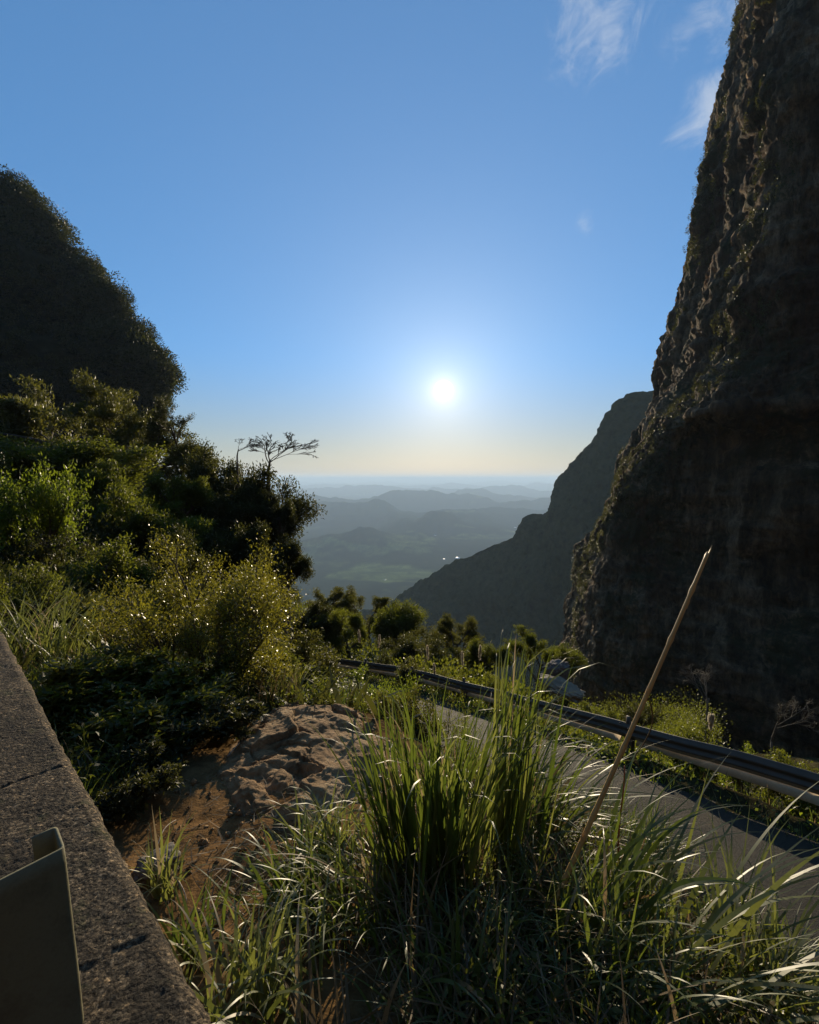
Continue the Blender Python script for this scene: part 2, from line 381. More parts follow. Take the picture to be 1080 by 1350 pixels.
def build_terrain():
    r = np.concatenate([np.geomspace(.35, 9, 300)[:-1], np.geomspace(9, 120, 200)[:-1], np.geomspace(120, 80000, 420)])
    a = np.radians(np.concatenate([np.linspace(-180, -56, 60)[:-1], np.linspace(-56, 56, 520), np.linspace(56, 180, 60)[1:-1]]))
    R, A = np.meshgrid(r, a, indexing='ij')
    x = (R * np.sin(A)).ravel(); y = (R * np.cos(A)).ravel()
    z = height(x, y)
    D = np.hypot(x, y); q = np.stack([x, y, z], 1)
    # base colours: soil on the ledge, dark vegetated slopes, fields in the valley
    n1 = fbm(q / 1.3, 4, 61)[:, None]
    soil = np.array([.17, .10, .045]) + n1 * np.array([.03, .02, .01])
    veg = np.array([.045, .04, .02]) + n1 * np.array([.014, .013, .006])
    dm = np.exp(-(((x + .85) / 1.15) ** 2 + ((y - 2.75) / 1.9) ** 2) ** 2 * .8)[:, None]
    c = veg * (1 - dm) + soil * dm
    n2 = fbm(q / 420, 5, 71)[:, None]; n3 = fbm(q / 160, 3, 75)[:, None]
    forest = np.array([.014, .024, .013]) * (1 + .5 * n2)
    field = np.array([.10, .13, .038]) * (1 + .35 * n3)
    pxx = pxdir(x, y)
    fm = sstep(.36, .85, fbm(q * [1 / 700, 1 / 420, 0], 5, 77) * .8 + .3 * fbm(q / 110, 3, 79) + .8 * np.exp(-((pxx - 505) / 80) ** 2 - ((D - 3000) / 420) ** 2) - .12)
    fm = (fm * (.75 + .4 * fbm(q / [240, 90, 1], 4, 81)).clip(0, 1) * sstep(1800, 2300, D))[:, None]
    farc = forest * (1 - fm) + field * fm
    bk = sstep(-5, -9, y)[:, None]; c = c * (1 - bk) + np.array([.07, .05, .03]) * (1 + .3 * n1) * bk  # unseen rear slope browned so its bounce warms the shade
    wf = sstep(60, 400, D)[:, None] * (1 - bk)
    c = np.clip(c * (1 - wf) + farc * wf, .005, 1)
    Fq = grid_faces(len(r), len(a), 0, True)
    m, t = mat('terrain_ground')
    col = t.n('ShaderNodeAttribute', {'attribute_name': 'col'}).outputs['Color']
    pos = t.n('ShaderNodeNewGeometry').outputs['Position']
    g1 = t.noise(pos, 9, 8, .65); g2 = t.noise(pos, .035, 8, .68)
    col = t.mix(1.0, col, t.ramp(g1, [(.3, (.55, .55, .55)), (.7, (1.4, 1.36, 1.3))]), 'MULTIPLY')
    col = t.mix(1.0, col, t.ramp(g2, [(.35, (.72, .72, .72)), (.65, (1.25, 1.25, 1.2))]), 'MULTIPLY')
    b1 = t.n('ShaderNodeBump', None, Strength=.8, Distance=.05, Height=g1)
    b2 = t.n('ShaderNodeBump', None, Strength=.7, Distance=3.0, Height=g2, Normal=b1.outputs[0])
    p = t.n('ShaderNodeBsdfPrincipled', None, Base_Color=col, Roughness=.95, Normal=b1.outputs[0])
    p.inputs['Specular IOR Level'].default_value = 0
    t.n('ShaderNodeOutputMaterial', None, Surface=p.outputs[0])
    obj('ground', make_mesh('ground', q, Fq, m, True, col=c), kind='structure')
build_terrain()

def build_road():
    n = len(ROADC); k = 17; u = np.linspace(-1, 1, k)
    off = inn[:, None] * (u * RHW)[None, :, None]
    V = ROADC[:, None] + off
    V[..., 2] += .012 - .03 * (np.abs(u) ** 3)[None] - .05 * (np.abs(u) > .99)[None]
    q = V.reshape(-1, 3); q[:, 2] += fbm(q / .9, 3, 91) * .012
    jag = np.zeros((n, k)); jag[:, 0] = fbm(ROADC * 2, 3, 92) * .12; jag[:, -1] = fbm(ROADC * 2, 3, 93) * .12
    q += (inn[:, None] * jag[..., None]).reshape(-1, 3)
    m, t = mat('worn_asphalt')
    pos = t.n('ShaderNodeNewGeometry').outputs['Position']
    a = t.noise(pos, 34, 8, .8); b = t.noise(pos, 1.1, 9, .7); cr = t.n('ShaderNodeTexVoronoi', {'feature': 'DISTANCE_TO_EDGE'}, Vector=t.mix(.2, pos, t.noise(pos, 3, 3, .6, 1)), Scale=1.1).outputs[0]
    c = t.mix(a, rgb(.004, .004, .003), rgb(.085, .077, .062))
    c = t.mix(t.ramp(b, [(.42, (0, 0, 0)), (.68, (.5, .5, .5))]), c, rgb(.085, .068, .045))
    c = t.mix(t.ramp(cr, [(.0, (.35, .35, .35)), (.01, (0, 0, 0))]), c, rgb(.02, .02, .02))
    bm = t.n('ShaderNodeBump', None, Strength=1.0, Distance=.03, Height=a)
    p = t.n('ShaderNodeBsdfPrincipled', None, Base_Color=c, Roughness=.8, Normal=bm.outputs[0])
    p.inputs['Specular IOR Level'].default_value = .12
    t.n('ShaderNodeOutputMaterial', None, Surface=p.outputs[0])
    obj('road', make_mesh('road', q, grid_faces(n, k), m, True), kind='structure')
build_road()

# ------------------------------------------------------------------ mountains: lofted rock faces
def loft(ctrl, nr, nc):
    ctrl = np.asarray(ctrl, float)
    a = np.stack([catmull(ctrl[i], nc) for i in range(len(ctrl))])       # along each row
    return np.stack([catmull(a[:, j], nr) for j in range(nc)], 1)          # nr, nc, 3
def normals(G, flip=1):
    du = np.gradient(G, axis=0); dv = np.gradient(G, axis=1)
    n = np.cross(du, dv); return flip * n / (np.linalg.norm(n, axis=2)[..., None] + 1e-9)

def interp_rows(tbl, rows): 
    tbl = np.array(tbl, float); return np.interp(rows, tbl[:, 0], tbl[:, 1])

def build_right_cliff():
    rows = np.array([-520, -300, -120, 0, 60, 110, 170, 240, 310, 370, 420, 455, 490, 520, 545, 575, 605, 640, 680, 720, 760, 800, 850, 900, 980, 1100])
    Spx = interp_rows([(-520, 1130), (-300, 1080), (-120, 1020), (0, 990), (60, 972), (100, 958), (200, 932), (240, 924), (300, 912), (370, 902), (420, 888), (450, 879), (520, 868), (560, 850), (600, 826), (660, 801), (720, 780), (790, 762), (850, 752), (900, 756), (1000, 770), (1100, 785)], rows)
    Cpx = interp_rows([(-520, 1190), (-120, 1080), (0, 1046), (124, 1024), (249, 1021), (373, 1016), (470, 1002), (520, 950), (560, 893), (600, 862), (660, 836), (720, 808), (790, 794), (850, 788), (900, 790), (1100, 800)], rows)
    ctrl = []
    for py, s, c in zip(rows, Spx, Cpx):
        S = P(s, py, 125); C = P(c, py, 74 if c - s > 60 else 104 - .5 * (c - s))
        Mid = .5 * (S + C) + np.array([-1.2, .5, 0])
        ctrl.append([S + [170, 90, 10], S + [60, 40, 4], S + [12, 9, 0], S, Mid, C, C + [9, -8, 0], C + [34, -31, 0], C + [80, -62, 0], C + [150, -90, 0]])
    G = loft(ctrl, 620, 460)
    N = normals(G)
    if (N[300, 230] @ np.array([-.7, -.7, 0])) < 0: N = -N
    q = G.reshape(-1, 3); n = N.reshape(-1, 3)
    st = q * [1 / 7, 1 / 7, 1 / 26]
    d = fbm(st, 5, 101) * 1.6 + np.abs(fbm(q * [1 / 3, 1 / 3, 1 / 16], 4, 111)) * .9 + fbm(q / [30, 30, 5], 4, 121) * 1.0 + fbm(q / 1.3, 3, 131) * .3 - np.abs(fbm(q * [1 / 1.6, 1 / 1.6, 1 / 7], 4, 133, .6)) * .5 + np.round(fbm(q * [1 / 9, 1 / 9, 1 / 2.5], 3, 135) * 3) / 3 * .45
    bulge = fbm(q / 24, 3, 141) * 1.5
    q = q + n * (d + bulge)[:, None]
    m, t = mat('cliff_rock')
    pos = t.n('ShaderNodeNewGeometry').outputs['Position']
    sp = t.n('ShaderNodeMapping', None, Vector=pos, Scale=(.22, .22, .05)).outputs[0]
    a = t.noise(sp, 1.5, 8, .65); b = t.noise(pos, .05, 5, .6); c3 = t.noise(pos, 1.6, 8, .7)
    c = t.ramp(a, [(.32, (.022, .015, .008)), (.47, (.085, .058, .032)), (.6, (.22, .152, .088)), (.72, (.08, .049, .026))])
    c = t.mix(t.ramp(b, [(.45, (0, 0, 0)), (.62, (1, 1, 1))]), c, rgb(.05, .025, .013))
    gm = t.math('ADD', t.math('MULTIPLY', t.noise(pos, .09, 8, .7), .7), t.math('MULTIPLY', c3, .3))
    c = t.mix(1.0, c, t.ramp(t.noise(t.n('ShaderNodeMapping', None, Vector=pos, Scale=(1, 1, .35)).outputs[0], .9, 9, .75), [(.36, (.35, .34, .32)), (.5, (1, 1, 1)), (.64, (1.7, 1.65, 1.55))]), 'MULTIPLY')
    c = t.mix(t.ramp(gm, [(.5, (0, 0, 0)), (.58, (.85, .85, .85))]), c, rgb(.032, .034, .014))
    bm = t.n('ShaderNodeBump', None, Strength=.8, Distance=.7, Height=t.math('ADD', c3, t.math('MULTIPLY', a, 1.2)))
    p = t.n('ShaderNodeBsdfPrincipled', None, Base_Color=c, Roughness=.95, Normal=bm.outputs[0])
    p.inputs['Specular IOR Level'].default_value = .1
    t.n('ShaderNodeOutputMaterial', None, Surface=p.outputs[0])
    obj('cliff', make_mesh('cliff', q, grid_faces(620, 460), m, True), kind='structure',
        label='tall dark rock cliff leaning up the right side of the view', cat='cliff')
    return q.reshape(620, 460, 3), N, rows
CLQ, CLN, _ = build_right_cliff()

def build_left_mountain():
    rows = np.array([20, 120, 222, 262, 300, 345, 380, 410, 430, 465, 490, 520, 560, 620, 700, 800, 900])
    Spx = interp_rows([(20, -260), (120, -120), (222, -6), (262, 32), (300, 72), (345, 122), (380, 155), (410, 168), (430, 196), (465, 219), (490, 221), (520, 212), (560, 208), (620, 205), (700, 200), (900, 195)], rows)
    ctrl = []
    for py, s in zip(rows, Spx):
        S = P(s - 5, py + 20, 150)
        k = max(0, (430 - py) / 200)
        ctrl.append([S + [-150, 110, -10], S + [-50, 60, -3], S + [-8, 12, 0], S, S + [-5, -9 - 3 * k, -3 * k], S + [-34, -30 - 8 * k, -6 * k], S + [-80, -52, 0], S + [-150, -70, 0]])
    G = loft(ctrl, 260, 260); N = normals(G)
    if (N[130, 140] @ np.array([.6, -.7, 0])) < 0: N = -N
    q = G.reshape(-1, 3); n = N.reshape(-1, 3)
    q = q + n * (fbm(q / 18, 5, 201) * 4.2 + fbm(q / 7, 3, 205) * 1.5 - 2.0)[:, None]
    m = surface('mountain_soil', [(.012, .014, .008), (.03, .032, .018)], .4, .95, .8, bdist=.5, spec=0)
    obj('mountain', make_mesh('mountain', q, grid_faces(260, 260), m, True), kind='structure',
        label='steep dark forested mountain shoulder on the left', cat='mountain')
    return q.reshape(260, 260, 3), N
MTQ, MTN = build_left_mountain()

def clump_cover(name, q, nrm, count, lpc, rad, leaf, material, seed, flat=.7, out=.5, droop=0.0, label=None, cat=None):
    """vegetation that cannot be counted: leaf clumps on a face, one object"""
    rng = np.random.default_rng(seed)
    R = rad * rng.uniform(.5, 1.35, count) if np.isscalar(rad) else rad
    c0 = q + nrm * (R * out)[:, None]
    n = count * lpc
    c = np.repeat(c0, lpc, 0); Rr = np.repeat(R, lpc)
    d = rnd_unit(rng, n)
    rr = Rr * rng.uniform(.35, 1, n) ** .5
    pos = c + d * rr[:, None] * [1, 1, flat]
    pos += fbm(pos / (np.mean(R) * .5), 2, seed)[:, None] * d * np.mean(R) * .25
    dirs = d + rnd_unit(rng, n) * .7 + [0, 0, .25 - droop]
    V, Fq = leaves(pos, dirs, rnd_unit(rng, n) + d * .6, leaf * rng.uniform(.6, 1.4, n), leaf * .6 * rng.uniform(.6, 1.3, n))
    tint = np.clip(np.repeat(rng.uniform(0, .7, count), lpc) + rng.uniform(-.2, .3, n), 0, .84)
    return obj(name, make_mesh(name, V, Fq, material, False, tint), kind='stuff', label=label, cat=cat)

def mountain_forest():
    rng = np.random.default_rng(5)
    i = rng.integers(0, 259, 1500); j = np.clip(rng.normal(112, 46, 1500), 55, 259).astype(int)
    q = MTQ[i, j]; n = MTN[i, j]
    rad = np.where(rng.random(1500) < .2, rng.uniform(3.4, 6.0, 1500), rng.uniform(1.1, 3.0, 1500))
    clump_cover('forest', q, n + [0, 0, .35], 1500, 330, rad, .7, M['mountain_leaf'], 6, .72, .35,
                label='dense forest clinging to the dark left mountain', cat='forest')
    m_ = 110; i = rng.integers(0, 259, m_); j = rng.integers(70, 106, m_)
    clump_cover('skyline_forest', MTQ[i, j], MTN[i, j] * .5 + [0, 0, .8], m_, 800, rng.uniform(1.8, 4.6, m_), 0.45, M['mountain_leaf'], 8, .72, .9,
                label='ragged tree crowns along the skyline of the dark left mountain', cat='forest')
mountain_forest()

def cliff_growth():
    rng = np.random.default_rng(15)
    i = rng.integers(60, 619, 9000); j = np.clip(rng.normal(165, 55, 9000), 60, 300).astype(int)
    q = CLQ[i, j]; n = CLN[i, j]
    f = fbm(q / [14, 14, 20], 4, 16) + .25 * sstep(380, 560, i) - .2 * (np.abs(j - 130) > 70)
    k = np.where(f > .26)[0][:1500]
    clump_cover('cliff_vegetation', q[k], n[k], len(k), 110, .75, .27, M['cliff_leaf'], 17, 1.5, .0, .75,
                label='tufts of hanging plants on the cliff face', cat='cliff plants')
cliff_growth()

def build_spur():
    ridge = [(360, 900, 1900), (440, 838, 1800), (500, 802, 1700), (530, 786, 1640), (560, 768, 1600), (600, 744, 1540), (640, 724, 1480), (675, 711, 1420), (697, 686, 1380), (722, 677, 1340), (732, 655, 1310), (742, 632, 1290), (762, 606, 1260), (790, 580, 1230), (812, 550, 1200), (838, 528, 1190), (864, 517, 1180), (910, 480, 1150), (980, 400, 1100), (1080, 330, 1050)]
    ctrl = []
    for px, py, d in ridge:
        Rg = P(px, py, d * .5)
        ctrl.append([Rg + np.array(o) * .5 for o in ([260, 500, -600], [70, 140, -120], [8, 20, -8], [0, 0, 0], [-8, -25, -18], [-30, -110, -120], [-20, -210, -260], [0, -420, -560])])
    G = loft(ctrl, 520, 240); N = normals(G)
    if N[260, 150] @ np.array([0, -.7, .7]) < 0: N = -N
    q = G.reshape(-1, 3); n = N.reshape(-1, 3)
    q = q + n * (fbm(q / 55, 5, 301) * 8 + fbm(q / 7, 3, 307) * 1.7 + np.abs(fbm(q / [60, 60, 200], 3, 309)) * 8)[:, None]
    m = surface('far_forest', [(.010, .016, .008), (.026, .036, .016), (.04, .046, .022)], .09, .95, .9, bscale=.25, bdist=3, spec=0)
    obj('hills', make_mesh('hills', q, grid_faces(520, 240), m, True), kind='structure',
        label='hazy dark mountain spur descending into the valley', cat='hill')
build_spur()

# ------------------------------------------------------------------ trees
def grow(rng, p, d, L, r, lev, mx, segs, tips, prm):
    n = 5; pts = [p]; dd = d / np.linalg.norm(d)
    for i in range(n):
        dd = dd + rng.normal(size=3) * prm['wander'] + np.array([0, 0, prm['trop'][min(lev, len(prm['trop']) - 1)]])
        dd /= np.linalg.norm(dd); pts.append(pts[-1] + dd * L / n)
    pts = np.array(pts); rr = np.linspace(r, r * prm.get('taper', .5), n + 1)
    segs.append((pts, rr, lev))
    if lev >= mx:
        for q in pts[1:]: tips.append((q, dd))
        return
    if lev == mx - 1:
        for q in pts[3:]: tips.append((q, dd))
    nch = prm['nch'][lev]
    for k in range(nch):
        t = (k + rng.uniform(.3, 1)) / nch
        t = prm['from'][lev] + (1 - prm['from'][lev]) * t
        x = t * n; i = min(int(x), n - 1); q = pts[i] + (pts[i + 1] - pts[i]) * (x - i)
        ax = pts[min(i + 1, n)] - pts[i]; ax /= np.linalg.norm(ax)
        o = rnd_unit(rng, 1)[0]; o -= ax * (o @ ax); o /= np.linalg.norm(o)
        an = rng.uniform(*prm['angle'][lev])
        nd = ax * math.cos(an) + o * math.sin(an)
        grow(rng, q, nd, L * prm['ratio'][lev] * rng.uniform(.75, 1.2) * (1.15 - .45 * t), np.interp(t * n, range(n + 1), rr) * .62, lev + 1, mx, segs, tips, prm)

def tree_meshes(name, seed, prm, leafmat, stems=None, barkmat=None):
    rng = np.random.default_rng(seed); segs = []; tips = []
    for (p, d, L, r) in (stems or [((0, 0, 0), (0, 0, 1), prm['trunk'], prm['r'])]):
        grow(rng, np.array(p, float), np.array(d, float), L, r, 0, prm['levels'], segs, tips, prm)
    zmax = max(s[0][:, 2].max() for s in segs) + prm.get('sig', .05)
    zs = 1.0 / zmax
    g = Geo()
    for pts, rr, lev in segs:
        tube(pts * zs, np.maximum(rr * zs, prm.get('rmin', .0012)), (8, 6, 5, 4, 4, 4)[min(lev, 5)], g)
    r0 = segs[0][1][0] * zs                       # foot of the trunk, long enough to reach down a steep slope
    tube([(0, 0, -1.6), (.01, 0, -.8), (0, 0, .02)], [r0 * 1.5, r0 * 1.2, r0], 8, g)
    tr = g.mesh(name + '_trunk', barkmat or M['bark'], True)
    if not prm.get('lpt'): return tr, None, segs
    tp = np.array([t[0] for t in tips]) * zs; td = np.array([t[1] for t in tips])
    if prm.get('min_z'): 
        k = tp[:, 2] > prm['min_z']; tp, td = tp[k], td[k]
    tot = prm['leaves']; idx = rng.integers(0, len(tp), tot)
    sg = prm['sig'] * np.array([1, 1, prm.get('flat', .7)])
    pos = tp[idx] + rnd_unit(rng, tot) * sg * 1.6 * rng.uniform(0, 1, (tot, 1)) ** .5
    d = td[idx] * .6 + rnd_unit(rng, tot) + [0, 0, prm.get('ldir', .1)]
    V, Fq = leaves(pos, d, rnd_unit(rng, tot) * .8 + [0, 0, .8], prm['leaf'] * rng.uniform(.6, 1.4, tot), prm['leaf'] * prm.get('lw', .45) * rng.uniform(.7, 1.3, tot))
    ctint = rng.uniform(0, .6, len(tp))[idx]
    tint = np.clip(ctint + rng.uniform(-.2, .35, tot), 0, .84)
    return tr, make_mesh(name + '_crown', V, Fq, leafmat, False, tint), segs

BROAD = dict(trunk=1.7, r=.16, levels=3, nch=(7, 6, 5), ratio=(.85, .62, .55), angle=((.5, 1.2), (.4, 1.0), (.4, 1.1)), wander=.14, trop=(.02, .05, .05, 0), lpt=1, leaves=38000, leaf=.025, sig=.062, flat=.7)
BROAD['from'] = (.35, .3, .2)
UMB = dict(trunk=1.9, r=.11, levels=3, nch=(6, 6, 5), ratio=(1.0, .6, .5), angle=((.7, 1.25), (.4, .9), (.4, 1.0)), wander=.12, trop=(.05, -.02, -.03, 0), lpt=1, leaves=34000, leaf=.021, sig=.05, flat=.26, lw=.4)
UMB['from'] = (.5, .35, .2)
AIRY = dict(trunk=2.0, r=.09, levels=3, nch=(6, 5, 4), ratio=(.85, .6, .5), angle=((.5, 1.1), (.4, 1.0), (.4, 1.1)), wander=.17, trop=(.02, .04, .02, 0), lpt=1, leaves=7500, leaf=.028, sig=.045, flat=.6)
AIRY['from'] = (.4, .3, .2)
PROTO = {}; WID = {}
for i in range(3): PROTO['broad%d' % i] = tree_meshes('broad', 10 + i, BROAD, M['dark_leaf'])
for i in range(3): PROTO['mid%d' % i] = tree_meshes('mid', 20 + i, BROAD, M['mid_leaf'])
for i in range(2): PROTO['umb%d' % i] = tree_meshes('umbrella', 30 + i, UMB, M['olive_leaf'])
PROTO['umbg0'] = tree_meshes('umbrella_green', 37, UMB, M['mid_leaf'])
for i in range(2): PROTO['airy%d' % i] = tree_meshes('airy', 40 + i, AIRY, M['dark_leaf'])
PROTO['bright0'] = tree_meshes('bright', 50, BROAD, M['bright_leaf'])
def bush_meshes(name, seed, leafmat, nst=9, leaves_=13000, leaf=.038, sig=.07):
    rng = np.random.default_rng(seed)
    st = []
    for k in range(nst):
        a = rng.uniform(0, 6.28); tl = rng.uniform(.1, .9)
        st.append(((.1 * math.cos(a), .1 * math.sin(a), -.1), (math.sin(tl) * math.cos(a), math.sin(tl) * math.sin(a), math.cos(tl)), rng.uniform(.5, .85), .03))
    prm = dict(r=.03, levels=2, nch=(5, 4), ratio=(.6, .55), angle=((.3, .9), (.3, 1.0)), wander=.13, trop=(.03, .04, .02), lpt=1, leaves=leaves_, leaf=leaf, sig=sig, flat=.8)
    prm['from'] = (.25, .2)
    return tree_meshes(name, seed, prm, leafmat, st)
for i in range(2): PROTO['bushd%d' % i] = bush_meshes('bush_dark', 60 + i, M['dark_leaf'])
for i in range(2): PROTO['bushm%d' % i] = bush_meshes('bush_mid', 64 + i, M['mid_leaf'])
PROTO['bushb0'] = bush_meshes('bush_bright', 68, M['bright_leaf'])
PROTO['busho0'] = bush_meshes('bush_olive', 70, M['olive_leaf'])

def plant(kind, name, px, py_top, d, width_px, label, cat='tree', group=None, rot=0.0, sink=.15, asp=None):
    """stand a tree on the ground where the photo shows it: crown centre column, top row, distance, crown width"""
    tr, cr, segs = PROTO[kind]
    top = P(px, py_top, d); x, y = top[0], top[1]
    g = gz(x, y); H = max(.4, top[2] - g + sink)
    if kind in WID: w0 = WID[kind]
    elif cr is not None:
        n = len(cr.vertices); co = np.empty(n * 3, np.float32); cr.vertices.foreach_get('co', co); co = co.reshape(-1, 3)
        w0 = np.percentile(np.hypot(co[:, 0], co[:, 1]), 96) * 2
    else: w0 = .9
    s = width_px / F * d / w0
    r = obj(name, None, label=label, cat=cat, group=group, loc=(x, y, g - sink))
    r.rotation_euler = (0, 0, rot); sz = asp * s if asp else min(max(.8 * s, min(H, 1.35 * s)), H + .25 * s); up_ = H - sz
    for part, me in (('trunk', tr), ('crown', cr)):
        if me is not None:
            c = obj(part, me, r, loc=(0, 0, up_)); c.scale = (s, s, sz)
    return r

# left slope
plant('umb0', 'broadleaf_tree', 20, 482, 46, 260, 'olive spreading tree at the far left edge below the dark mountain', group='trees on the left slope')
plant('umb1', 'broadleaf_tree', 125, 497, 44, 270, 'wide flat topped olive tree under the dark mountain face', group='trees on the left slope', rot=1)
plant('umb0', 'broadleaf_tree', 190, 522, 40, 150, 'olive tree between the wide flat topped tree and the sparse skyline tree', group='trees on the left slope', rot=2.3)
plant('airy0', 'sparse_tree', 236, 528, 42, 80, 'sparse leafed dark tree standing against the sky beside the mountain foot', group='trees on the left slope')
plant('mid0', 'broadleaf_tree', 70, 580, 30, 190, 'mid green tree below the olive trees at left', group='trees on the left slope', rot=.6)
plant('umbg0', 'layered_tree', 190, 606, 20, 220, 'green tree with layered flat foliage above the left part of the golden shrub', group='trees on the left slope')
plant('mid1', 'broadleaf_tree', 250, 622, 25, 110, 'green tree between the layered tree and the dark round trees', group='trees on the left slope', rot=2)
plant('bushb0', 'leafy_bush', 25, 596, 12, 150, 'bright yellow green tall bush at the left frame edge', 'bush', 'bushes on the left slope', .5, asp=1.7)
plant('broad0', 'evergreen_tree', 280, 588, 30, 120, 'dark dense tree at the left of the rounded skyline clump', group='dark round trees on the skyline')
plant('broad1', 'evergreen_tree', 340, 616, 27, 140, 'dark dense rounded tree below the bare skyline tree', group='dark round trees on the skyline', rot=1.2)
plant('broad2', 'evergreen_tree', 376, 650, 25, 72, 'dark tree with the rounded edge against the hazy valley', group='dark round trees on the skyline', rot=2.2)
plant('broad0', 'evergreen_tree', 372, 705, 23, 80, 'low dark tree under the rounded edge tree, above the golden shrub', group='dark round trees on the skyline', rot=3.2)
plant('bushd0', 'leafy_bush', 60, 690, 11, 150, 'dark green bush below the tall yellow green bush at left', 'bush', 'bushes on the left slope')
plant('bushm0', 'leafy_bush', 130, 700, 10, 130, 'mid green bush behind the golden shrub', 'bush', 'bushes on the left slope', 1)
plant('bushm1', 'leafy_bush', 20, 745, 6.5, 130, 'leafy bush behind the long grass at the left edge', 'bush', 'bushes on the left slope', 2)
plant('bushd1', 'leafy_bush', 215, 690, 12, 110, 'dark bush in the shade under the layered tree', 'bush', 'bushes on the left slope', 2.6)
plant('broad2', 'evergreen_tree', 312, 640, 24, 110, 'dark tree in the middle of the rounded skyline clump', group='dark round trees on the skyline', rot=.4)
plant('broad1', 'evergreen_tree', 318, 690, 20, 120, 'dark tree directly behind the top of the golden shrub', group='dark round trees on the skyline', rot=2.4)
plant('mid2', 'broadleaf_tree', 110, 640, 22, 150, 'shaded green tree behind the layered tree at left', group='trees on the left slope', rot=2.9)
# beyond the guard rail
plant('umb1', 'valley_tree', 430, 772, 42, 110, 'dark spreading tree beyond the far end of the guard rail', group='trees below the guard rail')
plant('umb0', 'valley_tree', 486, 772, 44, 85, 'flat topped dark tree on the edge against the green valley fields', group='trees below the guard rail', rot=1)
plant('mid2', 'valley_tree', 464, 800, 30, 80, 'rounded mid green tree in front of the flat topped dark tree', group='trees below the guard rail')
plant('mid0', 'valley_tree', 528, 800, 34, 75, 'mid green tree left of the olive rounded tree below the spur', group='trees below the guard rail', rot=2)
plant('umb1', 'valley_tree', 603, 810, 28, 125, 'olive rounded tree in front of the hazy spur', group='trees below the guard rail', rot=2)
plant('mid1', 'valley_tree', 655, 846, 24, 80, 'lower mid green tree right of the olive rounded tree', group='trees below the guard rail', rot=1.4)
plant('umbg0', 'valley_tree', 708, 822, 34, 105, 'olive green tree at the foot of the cliff edge', group='trees below the guard rail', rot=.4)
plant('broad2', 'valley_tree', 415, 800, 30, 90, 'dark tree behind the shrubs at the far end of the rail', group='trees below the guard rail', rot=.8)
plant('broad1', 'valley_tree', 545, 838, 24, 90, 'small dark tree just above the far part of the guard rail', group='trees below the guard rail', rot=.5)
for i, (px, py, d, wpx, kd, lb) in enumerate([
    (545, 868, 17, 60, 'busho0', 'pale olive bush just behind the far guard rail'), (600, 876, 16, 75, 'busho0', 'olive bush behind the middle of the guard rail'),
    (500, 858, 21, 50, 'bushd1', 'small dark bush behind the far end of the guard rail'), (660, 886, 15, 60, 'bushm0', 'bush behind the tall grass tips and the rail'),
    (795, 926, 16, 55, 'bushm1', 'rounded green bush right of the pale boulder'), (838, 922, 16, 60, 'bushd0', 'dark round bush below the cliff beside the cane'),
    (905, 948, 13, 95, 'bushm0', 'wide low green bush under the first bare tree'), (985, 985, 10.5, 70, 'bushb0', 'bright green low bush behind the rail under the second bare tree'),
    (1062, 988, 8.6, 95, 'bushm0', 'green bush behind the rail at the right frame edge'), (745, 915, 17, 50, 'bushd1', 'dark bush just under the pale boulder')]):
    plant(kd, 'low_bush', px, py, d, wpx, lb, 'bush', 'bushes behind the guard rail', i * 1.3)

def understory():
    rng = np.random.default_rng(77); n = 3000
    r_ = rng.uniform(9, 52, n); a_ = np.radians(rng.uniform(-52, -9, n)); x = r_ * np.sin(a_); y = r_ * np.cos(a_)
    d, sg, zr = road_near(x, y); k = (d > 3.2) & (sg > 0) | (d > 5); x, y, r_ = x[k], y[k], r_[k]; n = len(x)
    q = np.stack([x, y, height(x, y)], 1)
    clump_cover('understory', q, np.tile([0, 0, 1.0], (n, 1)), n, 150, np.clip(r_ * .035, .4, 1.5) * rng.uniform(.6, 1.4, n), .17, M['dark_leaf'], 78, .8, .55,
                label='dense leafy understory filling the left slope', cat='understory')
understory()
def lower_canopy():
    rng = np.random.default_rng(177); n = 1500
    r_ = rng.uniform(13, 62, n); a_ = np.radians(rng.uniform(-14, 34, n)); x = r_ * np.sin(a_); y = r_ * np.cos(a_)
    d, sg, zr = road_near(x, y); k = (d > RHW + 2.2) & (sg < 0); x, y, r_ = x[k], y[k], r_[k]; n = len(x)
    q = np.stack([x, y, height(x, y) + rng.uniform(0, .07, n) * r_], 1)
    clump_cover('lower_canopy', q, np.tile([0, 0, 1.0], (n, 1)), n, 190, np.clip(r_ * .04, .5, 2.0) * rng.uniform(.6, 1.5, n), .16, M['mid_leaf'], 178, .75, .5,
                label='leafy canopy filling the slope below the guard rail', cat='canopy')
lower_canopy()
# bare trees
BARE = dict(trunk=1.4, r=.05, levels=4, nch=(3, 3, 4, 4), ratio=(1.1, .7, .6, .5), angle=((.45, .9), (.35, .8), (.35, .9), (.3, .9)), wander=.14, trop=(.02, .03, 0, 0, 0), rmin=.0022, taper=.6)
BARE['from'] = (.55, .35, .25, .2)
def bare(seed, matl=None, lf=0):
    prm = dict(BARE)
    if lf: prm.update(lpt=1, leaves=lf, leaf=.02, sig=.02, flat=.5, min_z=.5)
    return tree_meshes('bare', seed, prm, M['dark_leaf'], None, matl)
BU = dict(trunk=.75, r=.03, levels=4, nch=(4, 4, 5, 4), ratio=(1.5, .62, .55, .5), angle=((.45, .95), (.35, .8), (.35, .8), (.3, .9)), wander=.10, trop=(.02, .035, -.01, -.02, 0), rmin=.0025, taper=.55)
BU['from'] = (.6, .4, .3, .2)
BUW = dict(trunk=.5, r=.034, levels=4, nch=(5, 4, 4, 4), ratio=(2.0, .6, .55, .5), angle=((.55, 1.15), (.3, .75), (.35, .8), (.3, .9)), wander=.07, trop=(.02, .05, .0, -.02, 0), rmin=.0042, taper=.5)
